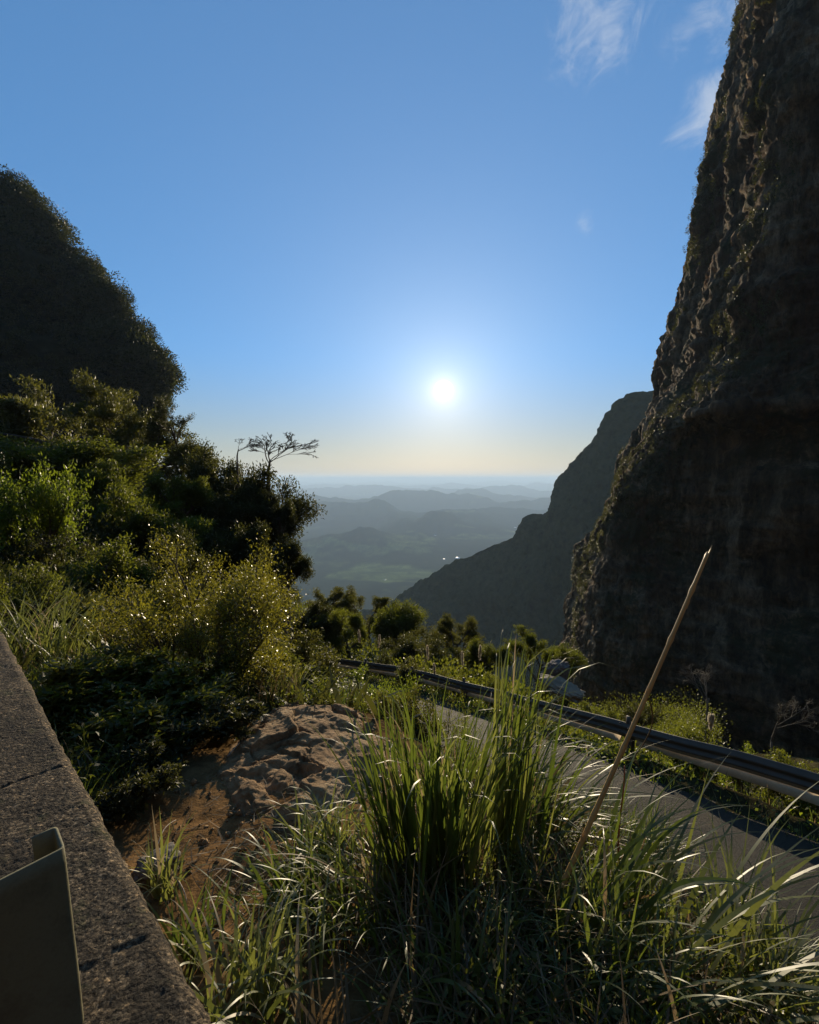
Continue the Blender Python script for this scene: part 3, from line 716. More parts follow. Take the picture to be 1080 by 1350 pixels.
BUW['from'] = (.6, .45, .3, .2)
PROTO['bare0'] = tree_meshes('bare', 81, BU, None, None, M['pale_bark']); PROTO['bare1'] = tree_meshes('bare', 84, BU, None, None, M['pale_bark'])
PROTO['bare2'] = tree_meshes('bare', 87, dict(BUW, lpt=1, leaves=700, leaf=.016, sig=.02, flat=.3, min_z=.6), M['dark_leaf'])
PROTO['bare3'] = tree_meshes('bare', 92, dict(BUW, lpt=1, leaves=400, leaf=.016, sig=.02, flat=.3, min_z=.6), M['dark_leaf'])
for k in ('bare0', 'bare1', 'bare2', 'bare3'):
    me = PROTO[k][0]; co = np.empty(len(me.vertices) * 3, np.float32); me.vertices.foreach_get('co', co); co = co.reshape(-1, 3)
    WID[k] = np.percentile(np.hypot(co[:, 0], co[:, 1])[co[:, 2] > .3], 97) * 2
plant('bare0', 'bare_tree', 935, 886, 15, 120, 'leafless pale tree before the cliff, nearer the cane', group='bare trees before the cliff', asp=.9)
plant('bare1', 'bare_tree', 1022, 905, 12.5, 105, 'leafless pale tree before the cliff at the right edge', group='bare trees before the cliff', rot=1, asp=.9)
plant('bare2', 'skyline_tree', 352, 568, 26, 130, 'nearly leafless tree spreading against the sky above the dark clump', asp=.5)
plant('bare3', 'skyline_tree', 312, 575, 27, 66, 'smaller thin tree left of the nearly leafless spreading skyline tree', rot=2, asp=.62)

# ------------------------------------------------------------------ golden shrub and its neighbours
def near_shrub(name, px, py, d, w_px, top_py, seed, leafmat, label, leaves_=26000, leaf=.05, stems=14, lean=(0, 0), cat='shrub', tilt=(.15, .95)):
    rng = np.random.default_rng(seed)
    b = P(px, py, d); g = gz(b[0], b[1])
    H = P(px, top_py, d)[2] - g; Wm = w_px / F * d
    st = []
    for k in range(stems):
        a = rng.uniform(0, 6.28); tl = rng.uniform(*tilt)
        st.append(((.06 * math.cos(a), .06 * math.sin(a), -.1), (math.sin(tl) * math.cos(a) + lean[0], math.sin(tl) * math.sin(a) + lean[1], math.cos(tl)), rng.uniform(.55, .8), .016))
    prm = dict(r=.02, levels=2, nch=(6, 5), ratio=(.55, .5), angle=((.25, .8), (.3, .9)), wander=.09, trop=(.03, .06, .04), lpt=1, leaves=leaves_, leaf=leaf / max(H, .5), sig=.055, flat=.8, lw=.34, rmin=.0012)
    prm['from'] = (.4, .25)
    tr, cr, segs = tree_meshes(name, seed, prm, leafmat, st)
    n = len(cr.vertices); co = np.empty(n * 3, np.float32); cr.vertices.foreach_get('co', co); co = co.reshape(-1, 3)
    w0 = np.percentile(np.hypot(co[:, 0], co[:, 1]), 95) * 2
    r = obj(name, None, label=label, cat=cat, loc=(b[0], b[1], g - .03)); s = Wm / w0
    r.scale = (s, s, H)
    obj('stems', tr, r); obj('crown', cr, r)
    return r
near_shrub('golden_shrub', 270, 890, 6.0, 270, 684, 301, M['gold_leaf'], 'golden green many stemmed shrub beside the dirt ledge', 46000, .04, 16, (.1, 0))
near_shrub('leafy_shrub', 395, 930, 6.6, 130, 830, 303, M['olive_leaf'], 'olive shrub at the edge of the ledge above the road', 13000, .045, 12)
near_shrub('leafy_shrub', 330, 935, 5.6, 150, 850, 305, M['mid_leaf'], 'green shrub in front of the golden shrub beside the ledge', 14000, .045, 12)
near_shrub('leafy_shrub', 455, 945, 7.2, 110, 880, 307, M['bright_leaf'], 'low bright green shrub where the ledge meets the far rail', 9000, .045, 10)
near_shrub('leafy_shrub', 490, 955, 6.4, 130, 890, 317, M['bright_leaf'], 'bright leafy shrub on the bank between the ledge and the far rail', 11000, .045, 11)
near_shrub('leafy_shrub', 548, 970, 5.6, 130, 900, 319, M['mid_leaf'], 'mid green shrub on the bank behind the tall grass', 10000, .045, 11)
near_shrub('leafy_shrub', 615, 1000, 4.9, 130, 925, 321, M['mid_leaf'], 'leafy shrub hidden behind the tallest grass above the road', 9000, .045, 11)
near_shrub('leafy_shrub', 598, 990, 4.6, 150, 900, 325, M['mid_leaf'], 'taller leafy shrub on the bank just left of the tallest grass', 11000, .04, 11)
near_shrub('leafy_shrub', 520, 965, 5.0, 120, 895, 327, M['olive_leaf'], 'olive shrub on the bank between the bright leafy shrub and the tall grass', 10000, .04, 11)
near_shrub('leafy_shrub', 425, 955, 5.9, 120, 905, 323, M['olive_leaf'], 'olive shrub right behind the top of the rock ledge', 9000, .04, 11)
near_shrub('leafy_shrub', 130, 960, 4.0, 250, 862, 309, M['mid_leaf'], 'dark shaded shrub between the concrete wall and the golden shrub', 17000, .05, 14, cat='shrub')
near_shrub('leafy_shrub', 235, 1010, 3.7, 170, 925, 311, M['dark_leaf'], 'low dark shaded shrub beside the dirt slope', 12000, .045, 12, cat='shrub')
near_shrub('leafy_shrub', 175, 1060, 3.0, 120, 985, 315, M['dark_leaf'], 'small dark plant at the foot of the concrete wall', 6000, .04, 9, cat='shrub')

# ------------------------------------------------------------------ grasses
def tussock(name, label, specs, cat='grass', loc=None):
    """a grass plant: each spec is one part (part name, material, n, base px/py/depth spread, parameters)"""
    root = None
    for (part, material, n, px, py, spread, th, bend, pw, L, Wd, azr, seed, dry) in specs:
        rng = np.random.default_rng(seed)
        if loc is not None: b = np.array(loc)
        else:
            d = 2.0
            for _ in range(25):                     # walk the pixel's ray down to the ground
                q = P(px, py, d); d *= 1 + .6 * (1 if q[2] > gz(q[0], q[1]) else -1) * .5 ** (_ / 3 + .5)
            b = P(px, py, d)
        if root is None: root = obj(name, None, label=label, cat=cat, loc=(b[0], b[1], gz(b[0], b[1]))); o = np.array(root.location)
        bx = b[0] + rng.normal(size=n) * spread; by = b[1] + rng.normal(size=n) * spread
        base = np.stack([bx, by, height(bx, by) - .02], 1) - o
        az = rng.uniform(azr[0], azr[1], n)
        V, Fq = blades(rng, base, az, rng.uniform(*th, n), rng.uniform(*bend, n), rng.uniform(*pw, n), rng.uniform(*L, n), rng.uniform(*Wd, n), K=15, tip=.82 if part == 'bent_blades' else .65)
        tint = np.clip(rng.uniform(0, .85, n), 0, .84); tint = np.where(rng.random(n) < dry, 1.0, tint)
        obj(part, make_mesh(part, V, Fq, material, True, np.repeat(tint, 14)), root)
    return root
R2 = (0, 6.283)
tussock('tall_grass', 'tall upright green grass clump rising in the centre foreground', [
    ('blades', M['grass'], 50, 575, 1175, .07, (.02, .26), (.1, 1.0), (3, 8), (.8, 1.15), (.017, .032), R2, 501, .03),
    ('leaning_blades', M['grass'], 34, 590, 1175, .07, (.12, .42), (.3, 1.3), (2.5, 6), (.85, 1.2), (.016, .028), (-.7, .9), 504, .03),
    ('bent_blades', M['pale_grass'], 44, 590, 1165, .11, (.04, .34), (1.6, 3.0), (4, 8), (.8, 1.12), (.012, .02), R2, 502, .05),
    ('dry_blades', M['dry_grass'], 300, 585, 1185, .17, (.4, 1.2), (.6, 1.8), (1, 2), (.35, .7), (.006, .013), R2, 503, 0)])
tussock('tall_grass', 'tallest grass clump reaching over the guard rail, right of centre', [
    ('blades', M['grass'], 30, 662, 1160, .05, (.02, .2), (.05, .5), (4, 8), (1.05, 1.36), (.016, .03), (-1.0, 1.2), 511, .03),
    ('bent_blades', M['pale_grass'], 26, 665, 1160, .06, (.03, .28), (1.8, 3.1), (4, 7), (1.05, 1.42), (.012, .02), (-1.2, 1.6), 512, .1)])
tussock('tall_grass', 'left leaning grass blades at the left side of the tall clump, before the rock', [
    ('blades', M['grass'], 38, 535, 1165, .06, (.08, .45), (.2, 1.1), (2.5, 6), (.75, 1.08), (.015, .027), (1.9, 4.2), 521, .04),
    ('bent_blades', M['pale_grass'], 24, 535, 1165, .08, (.1, .5), (1.3, 2.7), (3, 7), (.65, 1.0), (.01, .017), (1.6, 4.6), 522, .1)])
tussock('arching_grass', 'low drooping grass tuft at the left foot of the tall clump', [
    ('blades', M['pale_grass'], 130, 430, 1130, .1, (.1, .7), (.9, 2.2), (1, 2.2), (.25, .5), (.009, .016), R2, 531, .08)])
tussock('arching_grass', 'bright drooping grass at the bottom left beside the wall', [
    ('blades', M['pale_grass'], 115, 335, 1335, .10, (.05, .6), (.9, 2.4), (1.3, 2.8), (.3, .52), (.011, .02), R2, 541, .08)])
tussock('arching_grass', 'narrow grass tuft growing against the concrete wall edge', [
    ('blades', M['pale_grass'], 46, 215, 1180, .05, (.05, .5), (.6, 2.0), (1.2, 2.5), (.2, .42), (.009, .016), R2, 551, .15)])
tussock('arching_grass', 'grass tuft at the wall edge below the narrow tuft', [
    ('blades', M['grass'], 42, 255, 1270, .05, (.0, .5), (.5, 1.8), (1.2, 2.5), (.2, .42), (.010, .017), R2, 556, .1)])
tussock('arching_grass', 'fine arching grass between the tall clump and the cane', [
    ('blades', M['pale_grass'], 190, 735, 1110, .17, (.15, .6), (.8, 2.0), (1.2, 2.8), (.4, .8), (.005, .01), (-1.2, 1.6), 561, .12),
    ('dry_blades', M['dry_grass'], 110, 720, 1140, .2, (.3, 1.2), (.6, 1.8), (1, 2), (.3, .6), (.004, .008), R2, 562, 0)])
tussock('arching_grass', 'arching grass right of the cane, before the road', [
    ('blades', M['pale_grass'], 90, 820, 1160, .12, (.1, .5), (.9, 2.2), (1.3, 3.2), (.45, .85), (.006, .011), R2, 571, .1),
    ('broad_blades', M['grass'], 26, 790, 1250, .08, (.1, .5), (1.0, 2.0), (1.2, 2.2), (.7, 1.1), (.013, .022), (-.9, .7), 572, .0)])
tussock('arching_grass', 'long pale blades sweeping across the lower right corner', [
    ('blades', M['pale_grass'], 95, 985, 1330, .11, (.3, .9), (.6, 1.6), (1, 2.4), (.4, .8), (.009, .016), (-1.1, 1.5), 581, .06),
    ('long_blades', M['pale_grass'], 20, 880, 1300, .10, (.35, .8), (.9, 1.5), (1, 1.8), (.8, 1.25), (.012, .02), (-.5, .6), 582, .0)])
tussock('arching_grass', 'long drooping grass beside the bushes at the left edge', [
    ('blades', M['pale_grass'], 230, 62, 875, .33, (.1, .6), (.8, 1.9), (1.2, 2.6), (.85, 1.4), (.010, .018), R2, 591, .08)])
tussock('arching_grass', 'straw tinged grass clump at the shrub edge above the rock', [
    ('blades', M['pale_grass'], 130, 362, 930, .14, (.05, .5), (.4, 1.5), (1.5, 3), (.4, .75), (.006, .011), R2, 601, .2),
    ('dry_blades', M['dry_grass'], 60, 362, 932, .14, (.1, .7), (.4, 1.5), (1.5, 3), (.3, .6), (.005, .009), R2, 602, 0)])
tussock('arching_grass', 'low grass tuft at the far right of the bottom edge', [
    ('blades', M['grass'], 90, 700, 1320, .13, (.2, .9), (.6, 1.6), (1, 2), (.2, .45), (.006, .012), R2, 611, .25)])

for k, (px, py, n, L0_, L1_, az0, az1, sp, lb) in enumerate([
    (770, 1175, 110, .45, .85, -1.4, 1.8, .14, 'arching grass clump close behind the foot of the cane'),
    (865, 1190, 95, .4, .8, -1.2, 1.6, .13, 'arching grass clump on the bank crest beside the road'),
    (935, 1235, 90, .4, .8, -1.2, 1.4, .13, 'arching grass clump hanging towards the road at right'),
    (1020, 1300, 90, .4, .8, -1.0, 1.6, .13, 'arching grass clump nearest the right frame edge'),
    (705, 1240, 80, .3, .6, 0, 6.283, .13, 'loose grass clump at the base of the cane'),
    (610, 1290, 70, .25, .5, 0, 6.283, .13, 'shaded grass clump below the tall centre clump'),
    (480, 1230, 75, .3, .6, 1.5, 5.0, .12, 'drooping grass clump below the left side of the tall clump'),
    (405, 1190, 80, .25, .5, 1.5, 4.8, .11, 'drooping grass clump spilling onto the dirt'),
    (830, 1310, 80, .3, .65, -1.4, 1.8, .13, 'broad grass clump at the bottom right of centre'),
    (690, 1105, 110, .6, 1.05, -1.2, 1.6, .12, 'arching grass clump right beside the tallest blades'),
    (790, 1125, 140, .65, 1.1, -1.2, 1.6, .13, 'arching grass clump on the crest behind the cane'),
    (850, 1140, 120, .6, 1.0, -1.2, 1.6, .13, 'arching grass clump on the crest in front of the road')]):
    tussock('grass_clump', lb, [
        ('blades', M['grass'], n, px, py, sp, (.05, .7), (.7, 2.1), (1.2, 2.6), (L0_, L1_), (.009, .021), (az0, az1), 630 + 3 * k, .06),
        ('pale_blades', M['pale_grass'], n // 2, px, py, sp, (.1, .7), (1.0, 2.4), (1.3, 3), (L0_, L1_), (.006, .013), (az0, az1), 631 + 3 * k, .06)])
# ground cover that cannot be counted
def ground_cover(name, n, region, seed, material, L, Wd, th=(.1, .9), bend=(.4, 1.6), label=None, cat=None, dry=.1, dens=None):
    rng = np.random.default_rng(seed)
    x = rng.uniform(region[0], region[1], n * 3); y = rng.uniform(region[2], region[3], n * 3)
    d, sg, zr = road_near(x, y)
    dm = (((x + .85) / 1.0) ** 2 + ((y - 2.75) / 1.75) ** 2)
    k = (d > RHW + .15) & (dm > 1.0 + .35 * fbm(np.stack([x, y, 0 * x], 1) * 2.2, 3, seed))
    if dens is not None: k &= dens(x, y, d, sg)
    wall_side = (x * .682 + y * .732) > .33
    k &= wall_side
    x, y = x[k][:n], y[k][:n]; m = len(x)
    base = np.stack([x, y, height(x, y) - .02], 1)
    V, Fq = blades(rng, base, rng.uniform(0, 6.283, m), rng.uniform(*th, m), rng.uniform(*bend, m), rng.uniform(1, 2.5, m), rng.uniform(*L, m), rng.uniform(*Wd, m), K=6)
    tint = np.where(rng.random(m) < dry, 1.0, rng.uniform(0, .84, m))
    obj(name, make_mesh(name, V, Fq, material, True, np.repeat(tint, 5)), kind='stuff', label=label, cat=cat)
ground_cover('grass', 4200, (-.1, 2.3, .9, 3.6), 701, M['grass'], (.1, .28), (.006, .013), label='tangled grass on the bank above the road', cat='grass', dry=.3)
ground_cover('dead_grass', 3600, (-.3, 2.1, .8, 3.0), 702, M['dry_grass'], (.2, .55), (.006, .013), (.7, 1.5), (.2, .9), label='matted dead grass under the tall clumps', cat='dead grass')
ground_cover('undergrowth', 13000, (-4.5, 0.9, 2.2, 8.5), 703, M['grass'], (.12, .4), (.007, .014), label='low undergrowth around the shrubs', cat='undergrowth', dens=lambda x, y, d, sg: (y > 4.9) | (x < -1.75))
def verge():
    rng = np.random.default_rng(704); n = 15000
    i = rng.integers(0, len(railc), n); o = rng.uniform(-.5, .62, n) ; dens = fbm(railc[i] * .8, 3, 706) + .45
    k = rng.random(n) < np.clip(dens, 0.05, 1); i, o = i[k], o[k]; n = len(i)
    b = railc[i] + inn[i] * o[:, None] + rng.normal(size=(n, 3)) * .06; b[:, 2] = height(b[:, 0], b[:, 1])
    c = b + np.stack([0 * o, 0 * o, rng.uniform(0, .34, n) ** 1.3 * np.clip(.9 - np.abs(o) * .5, .2, 1)], 1)
    V, Fq = leaves(c, rnd_unit(rng, n) + [0, 0, .5], rnd_unit(rng, n) * .6 + [0, 0, .8], rng.uniform(.04, .11, n), rng.uniform(.02, .05, n))
    obj('verge_growth', make_mesh('verge_growth', V, Fq, M['bright_leaf'], False, rng.uniform(0, .84, n)), kind='stuff', label='leafy green growth along the kerb below the guard rail', cat='verge')
    m_ = 5000; i = rng.integers(0, len(railc), m_); o = rng.uniform(-.6, .7, m_)
    b = railc[i] + inn[i] * o[:, None] + rng.normal(size=(m_, 3)) * .05; b[:, 2] = height(b[:, 0], b[:, 1])
    V, Fq = blades(rng, b, rng.uniform(0, 6.28, m_), rng.uniform(0, .7, m_), rng.uniform(.3, 1.5, m_), rng.uniform(1, 2, m_), rng.uniform(.1, .36, m_), rng.uniform(.006, .014, m_), K=6)
    obj('verge_grass', make_mesh('verge_grass', V, Fq, M['grass'], True, np.repeat(np.where(rng.random(m_) < .25, 1, rng.uniform(0, .84, m_)), 5)), kind='stuff', label='grass along the kerb below the guard rail', cat='verge')
verge()
ground_cover('bank_growth', 16000, (-8, 14, 4, 30), 705, M['dark_leaf'], (.2, .6), (.03, .07), label='leafy growth on the slope below the rail', cat='slope growth', dens=lambda x, y, d, sg: (d > RHW + .8) & (y > 4.2) )

# broad leaves of low herbs in the foreground
def herbs(name, n, region, seed, material, label, cat, leaf=.035, h=(.05, .3)):
    rng = np.random.default_rng(seed)
    nc = n // 40
    cx = rng.uniform(region[0], region[1], nc); cyy = rng.uniform(region[2], region[3], nc)
    k = (((cx + .85) / 1.0) ** 2 + ((cyy - 2.75) / 1.8) ** 2 > 1.1) & ((cx * .682 + cyy * .732) > .4)
    cx, cyy = cx[k], cyy[k]; nc = len(cx)
    hh = rng.uniform(h[0], h[1], nc); zz = height(cx, cyy)
    x = np.repeat(cx, 40) + rng.normal(size=nc * 40) * .06; y = np.repeat(cyy, 40) + rng.normal(size=nc * 40) * .06
    z = np.repeat(zz, 40) + np.repeat(hh, 40) * rng.uniform(.1, 1, nc * 40)
    V, Fq = leaves(np.stack([x, y, z], 1), rnd_unit(rng, nc * 40) + [0, 0, .3], rnd_unit(rng, nc * 40) * .5 + [0, 0, 1], leaf * rng.uniform(.6, 1.5, nc * 40), leaf * .4 * rng.uniform(.6, 1.5, nc * 40))
    obj(name, make_mesh(name, V, Fq, material, False, np.clip(np.repeat(rng.uniform(0, .7, nc), 40) + rng.uniform(-.1, .2, nc * 40), 0, .84)), kind='stuff', label=label, cat=cat)
herbs('herbs', 16000, (.2, 2.4, 1.0, 3.2), 711, M['mid_leaf'], 'small leafy herbs among the foreground grass', 'herbs')
herbs('shade_herbs', 22000, (-4.2, -.4, 2.2, 6), 712, M['mid_leaf'], 'small leafy herbs in the shade of the shrubs', 'herbs', .045, (.05, .4))

# ------------------------------------------------------------------ concrete wall and steel post
WD = np.array([-.732, .682, 0]); WN = np.array([.682, .732, 0])     # along the wall, and across it towards the slope
def wall_pt(s, o, z): return WD * s + WN * o + np.array([0, 0, z])
def build_wall():
    s = np.concatenate([np.linspace(-.9, 2.2, 560), np.linspace(2.2, 9, 260)[1:]])
    prof = [(-.30, -1.75)] + [(-.30, z) for z in np.linspace(-1.6, -.93, 10)] + [(-.285, -.905)]
    prof += [(o, -.90) for o in np.linspace(-.265, .235, 90)] + [(.252, -.908), (.262, -.925)] + [(.266, z) for z in np.linspace(-.95, -1.6, 24)] + [(.27, -2.5)]
    prof = np.array(prof); n = len(prof)
    V = s[:, None, None] * WD + (prof[None, :, :1] + .028) * WN + np.concatenate([np.zeros((n, 2)), prof[:, 1:]], 1)[None]
    q = V.reshape(-1, 3); nn = np.zeros_like(V); dp = np.gradient(prof, axis=0)
    nor = np.stack([-dp[:, 1], dp[:, 0]], 1); nor /= np.linalg.norm(nor, axis=1)[:, None]
    nn = (nor[:, :1] * WN + np.concatenate([np.zeros((n, 2)), nor[:, 1:]], 1))[None].repeat(len(s), 0).reshape(-1, 3)
    d = fbm(q * 34, 3, 801) * .0012 + fbm(q * 95, 2, 805) * .0016 + fbm(q * 5, 2, 807) * .004
    edge = np.repeat(np.exp(-((prof[:, 0] - .262) / .02) ** 2)[None], len(s), 0).ravel()
    d = d + edge * (fbm(q * 14, 3, 809) * .0035 - .001)
    ss = np.repeat(s[:, None], n, 1).ravel() + fbm(q * 8, 3, 811) * .02
    oo = np.repeat(prof[None, :, 0], len(s), 0).ravel()
    for s0, skew, dep in ((.60, .05, .004), (.98, -.08, .003), (1.75, .0, .005), (2.9, .0, .006), (4.2, 0, .006)):
        d -= dep * np.exp(-((ss - s0 - skew * oo) / .0045) ** 2)
    q = q + nn * d[:, None]
    m, t = mat('weathered_concrete')
    pos = t.n('ShaderNodeNewGeometry').outputs['Position']
    a = t.noise(pos, 95, 6, .75); b = t.noise(pos, 7, 6, .65); c = t.noise(pos, 30, 5, .6)
    col = t.ramp(a, [(.4, (.014, .010, .006)), (.5, (.075, .054, .031)), (.62, (.31, .23, .14))])
    col = t.mix(t.ramp(b, [(.45, (0, 0, 0)), (.62, (.8, .8, .8))]), col, rgb(.03, .023, .014))
    col = t.mix(t.ramp(c, [(.6, (0, 0, 0)), (.72, (.6, .6, .6))]), col, rgb(.16, .13, .085))
    col = t.mix(t.ramp(t.noise(pos, 11, 8, .75), [(.56, (0, 0, 0)), (.64, (.75, .75, .75))]), col, rgb(.05, .052, .018))
    vo = t.n('ShaderNodeTexVoronoi', {'feature': 'F1'}, Vector=t.mix(.012, pos, t.noise(pos, 60, 3, .6, 1)), Scale=125.0)
    gr = t.n('ShaderNodeSeparateColor', None, Color=vo.outputs['Color']).outputs[0]
    col = t.mix(1.0, col, t.ramp(gr, [(.1, (.45, .43, .4)), (.6, (1, 1, 1)), (.93, (1.3, 1.27, 1.2)), (1.0, (2.6, 2.4, 2.1))]), 'MULTIPLY')
    hh = t.math('ADD', t.math('MULTIPLY', a, 1.0), t.math('MULTIPLY', t.math('SUBTRACT', 1.0, t.math('MULTIPLY', vo.outputs['Distance'], 1.0)), .55))
    bm = t.n('ShaderNodeBump', None, Strength=1.0, Distance=.012, Height=hh)
    p = t.n('ShaderNodeBsdfPrincipled', None, Base_Color=col, Roughness=.9, Normal=bm.outputs[0])
    p.inputs['Specular IOR Level'].default_value = .25
    t.n('ShaderNodeOutputMaterial', None, Surface=p.outputs[0])
    obj('parapet_wall', make_mesh('parapet_wall', q, grid_faces(len(s), n), m, True), label='rough weathered concrete parapet wall running along the left foreground', cat='wall')
build_wall()

def slab(g, pts, thick_dir, bevel=0):
    """closed prism from a quad and an offset"""
    p = np.array(pts); o = np.array(thick_dir)
    V = np.concatenate([p, p + o])
    g.add(V, [(0, 3, 2, 1), (4, 5, 6, 7), (0, 1, 5, 4), (1, 2, 6, 5), (2, 3, 7, 6), (3, 0, 4, 7)])
def build_post():
    # open C section standing on the wall: web across the wall, flange along it, small returned lip
    cr = np.array([-.54, .693, 0]); a = np.array([-.044, -.053, 0]); a /= np.linalg.norm(a); b = WD.copy()
    zb, zt = -.93, -.598
    th = .005
    path = [cr + a * .15 + b * .065, cr + a * .15, cr + a * .006, cr + a * .0015 + b * .0015, cr + b * .006, cr + b * .06, cr + a * .0015 + b * .0645, cr + a * .005 + b * .066, cr + a * .032 + b * .066]
    path = np.array(path)
    t = np.gradient(path, axis=0); t /= np.linalg.norm(t, axis=1)[:, None]; nrm = np.stack([-t[:, 1], t[:, 0], 0 * t[:, 0]], 1)
    zz = np.linspace(zb, zt, 14); ring = np.concatenate([path + nrm * th * .5, (path - nrm * th * .5)[::-1]])
    V = ring[None].repeat(14, 0); V[..., 2] = zz[:, None]
    k = len(ring); q = V.reshape(-1, 3)
    q = q + np.stack([fbm(q * 30, 2, 821), fbm(q * 30, 2, 823), 0 * q[:, 0]], 1) * .0006
    lean = (q[:, 2:3] - zb) * np.array([[-.07, .02, 0]]); q = q + lean
    fc = [tuple(r) for r in grid_faces(14, k, 0, True)]
    h = len(path); base = 13 * k
    fc += [(base + i, base + i + 1, base + k - 2 - i, base + k - 1 - i) for i in range(h - 1)]
    m = surface('dusty_steel', [(.10, .092, .05), (.16, .145, .08), (.12, .10, .055)], 9, .75, .3, bscale=160, bdist=.002, spec=.3, metallic=.0)
    root = obj('guard_post', make_mesh('guard_post', q, fc, m, False), label='cut off olive steel channel post standing on the concrete wall', cat='post')
build_post()

# ------------------------------------------------------------------ guard rail
def build_rail():
    m, t = mat('galvanised_steel')
    tcn = t.n('ShaderNodeTexCoord').outputs['UV']; pos = t.n('ShaderNodeNewGeometry').outputs['Position']
    a = t.noise(pos, 3, 6, .6); b = t.noise(pos, 40, 4, .6)
    bounce_mask = t.n('ShaderNodeAttribute', {'attribute_name': 'tint'}).outputs['Fac']  # mask for light off the road, painted into the beam's colour
    c = t.mix(a, rgb(.06, .054, .044), rgb(.15, .132, .104))
    c = t.mix(t.math('MULTIPLY', bounce_mask, t.ramp(b, [(.25, (.6, .6, .6)), (.7, (1, 1, 1))])), c, rgb(.4, .34, .25))
    ro = t.mix(bounce_mask, rgb(.62, .62, .62), rgb(.85, .85, .85)); me_ = t.math('MULTIPLY', t.math('SUBTRACT', 1.0, bounce_mask), .35)
    p = t.n('ShaderNodeBsdfPrincipled', None, Base_Color=c, Roughness=ro, Metallic=me_)
    t.n('ShaderNodeOutputMaterial', None, Surface=p.outputs[0])
    mp = surface('post_steel', [(.05, .045, .04), (.13, .11, .085)], 5, .7, .4)
    line = resample(catmull(RAIL, 400), .2)
    line = line[6:]; T = np.gradient(line, axis=0); T[:, 2] = 0; T /= np.linalg.norm(T, axis=1)[:, None]
    I = np.stack([-T[:, 1], T[:, 0], 0 * T[:, 0]], 1)
    # W profile: (towards the road, height), then its back
    pr = [(.0, .0), (.012, .012), (.02, .035), (.075, .075), (.083, .095), (.075, .115), (.02, .15), (.015, .165), (.02, .18), (.075, .215), (.083, .235), (.075, .255), (.02, .295), (.012, .318), (.0, .33)]
    pr = np.array(pr) * [.6, .88]; bk = pr[::-1] - [.007, 0]; ring = np.concatenate([pr, bk]); k = len(ring)
    h0 = .32
    V = line[:, None] + I[:, None] * ring[None, :, :1] + np.array([0, 0, 1.0]) * (ring[None, :, 1:] + h0)
    V += fbm(np.repeat(line, k, 0) * .35, 3, 831).reshape(len(line), k, 1) * I[:, None] * .05
    V[..., 2] += fbm(line * .3, 2, 833)[:, None] * .03
    fq = grid_faces(len(line), k, 0, True)
    hz = ring[:, 1]; fh = np.array([.5 * (hz[i] + hz[(i + 1) % k]) for i in range(k)])
    tint = np.tile(np.where(fh < .05, .7, .0), len(line) - 1)  # lowest fold carries the painted bounce light
    root = obj('guard_rail', None, label='weathered steel guard rail curving along the outside of the road', cat='guard rail', loc=line[20])
    L0 = np.array(root.location)
    obj('beam', make_mesh('beam', V.reshape(-1, 3) - L0, fq, m, False, tint), root)
    mb = surface('lit_edge_strip', [(.42, .31, .18), (.62, .47, .29)], 4, .85, .3, bscale=40, bdist=.004)  # pale colour for the strips added under the beam
    for i in range(8, len(line) - 17, 16):                 # pale strip added in each bay for the beam's lit lower edge
        ii = np.arange(i + 1, i + 16); sec = np.array([(.11, .185), (.05, .31), (.02, .30), (.085, .17)])
        Vb = line[ii][:, None] - I[ii][:, None] * (.11 - sec[None, :, :1]) + np.array([0, 0, 1.0]) * sec[None, :, 1:]
        Vb[..., 2] += fbm(line[ii] * .9, 2, 837)[:, None] * .02
        fb = np.concatenate([grid_faces(len(ii), 4, 0, True), [(0, 1, 2, 3)], [tuple(4 * (len(ii) - 1) + np.array([3, 2, 1, 0]))]])
        obj('pale_strip', make_mesh('pale_strip', Vb.reshape(-1, 3) - L0, fb, mb), root)
    for i in range(8, len(line) - 1, 16):
        g = Geo(); c = line[i] - I[i] * .09; t_, n_ = T[i], I[i]
        for (u0, u1, w0, w1) in ((-.055, .055, -.003, .003), (-.055, -.049, -.05, .05), (.049, .055, -.05, .05)):
            pts = [c + n_ * u0 + t_ * w0, c + n_ * u1 + t_ * w0, c + n_ * u1 + t_ * w1, c + n_ * u0 + t_ * w1]
            slab(g, [p_ + [0, 0, -.5] for p_ in pts], (0, 0, 1.07))
        j = np.arange(max(0, i - 1), min(len(line), i + 2)); Vs = V[j][:, :15] + I[j][:, None] * .004
        obj('splice', make_mesh('splice', Vs.reshape(-1, 3) - L0, grid_faces(len(j), 15), m), root)
        for (du, hb) in ((-.1, .095), (.1, .095), (-.1, .235), (.1, .235)):
            gb = Geo(); pc = line[i] + t_ * du + n_ * .088 + np.array([0, 0, h0 + hb]); tube([pc - n_ * .012, pc + n_ * .012], .016, 6, gb)
            mb_ = gb.mesh('bolt', mp); mb_.transform(Matrix.Translation(-Vector(L0))); obj('bolt', mb_, root)
        # spacer block between post and beam
        pts = [c + n_ * .055 - t_ * .04, c + n_ * .1 - t_ * .04, c + n_ * .1 + t_ * .04, c + n_ * .055 + t_ * .04]
        slab(g, [p_ + [0, 0, .5] for p_ in pts], (0, 0, .22))
        me = g.mesh('post', mp); 
        me.transform(Matrix.Translation(-Vector(L0)))
        obj('post', me, root)
build_rail()

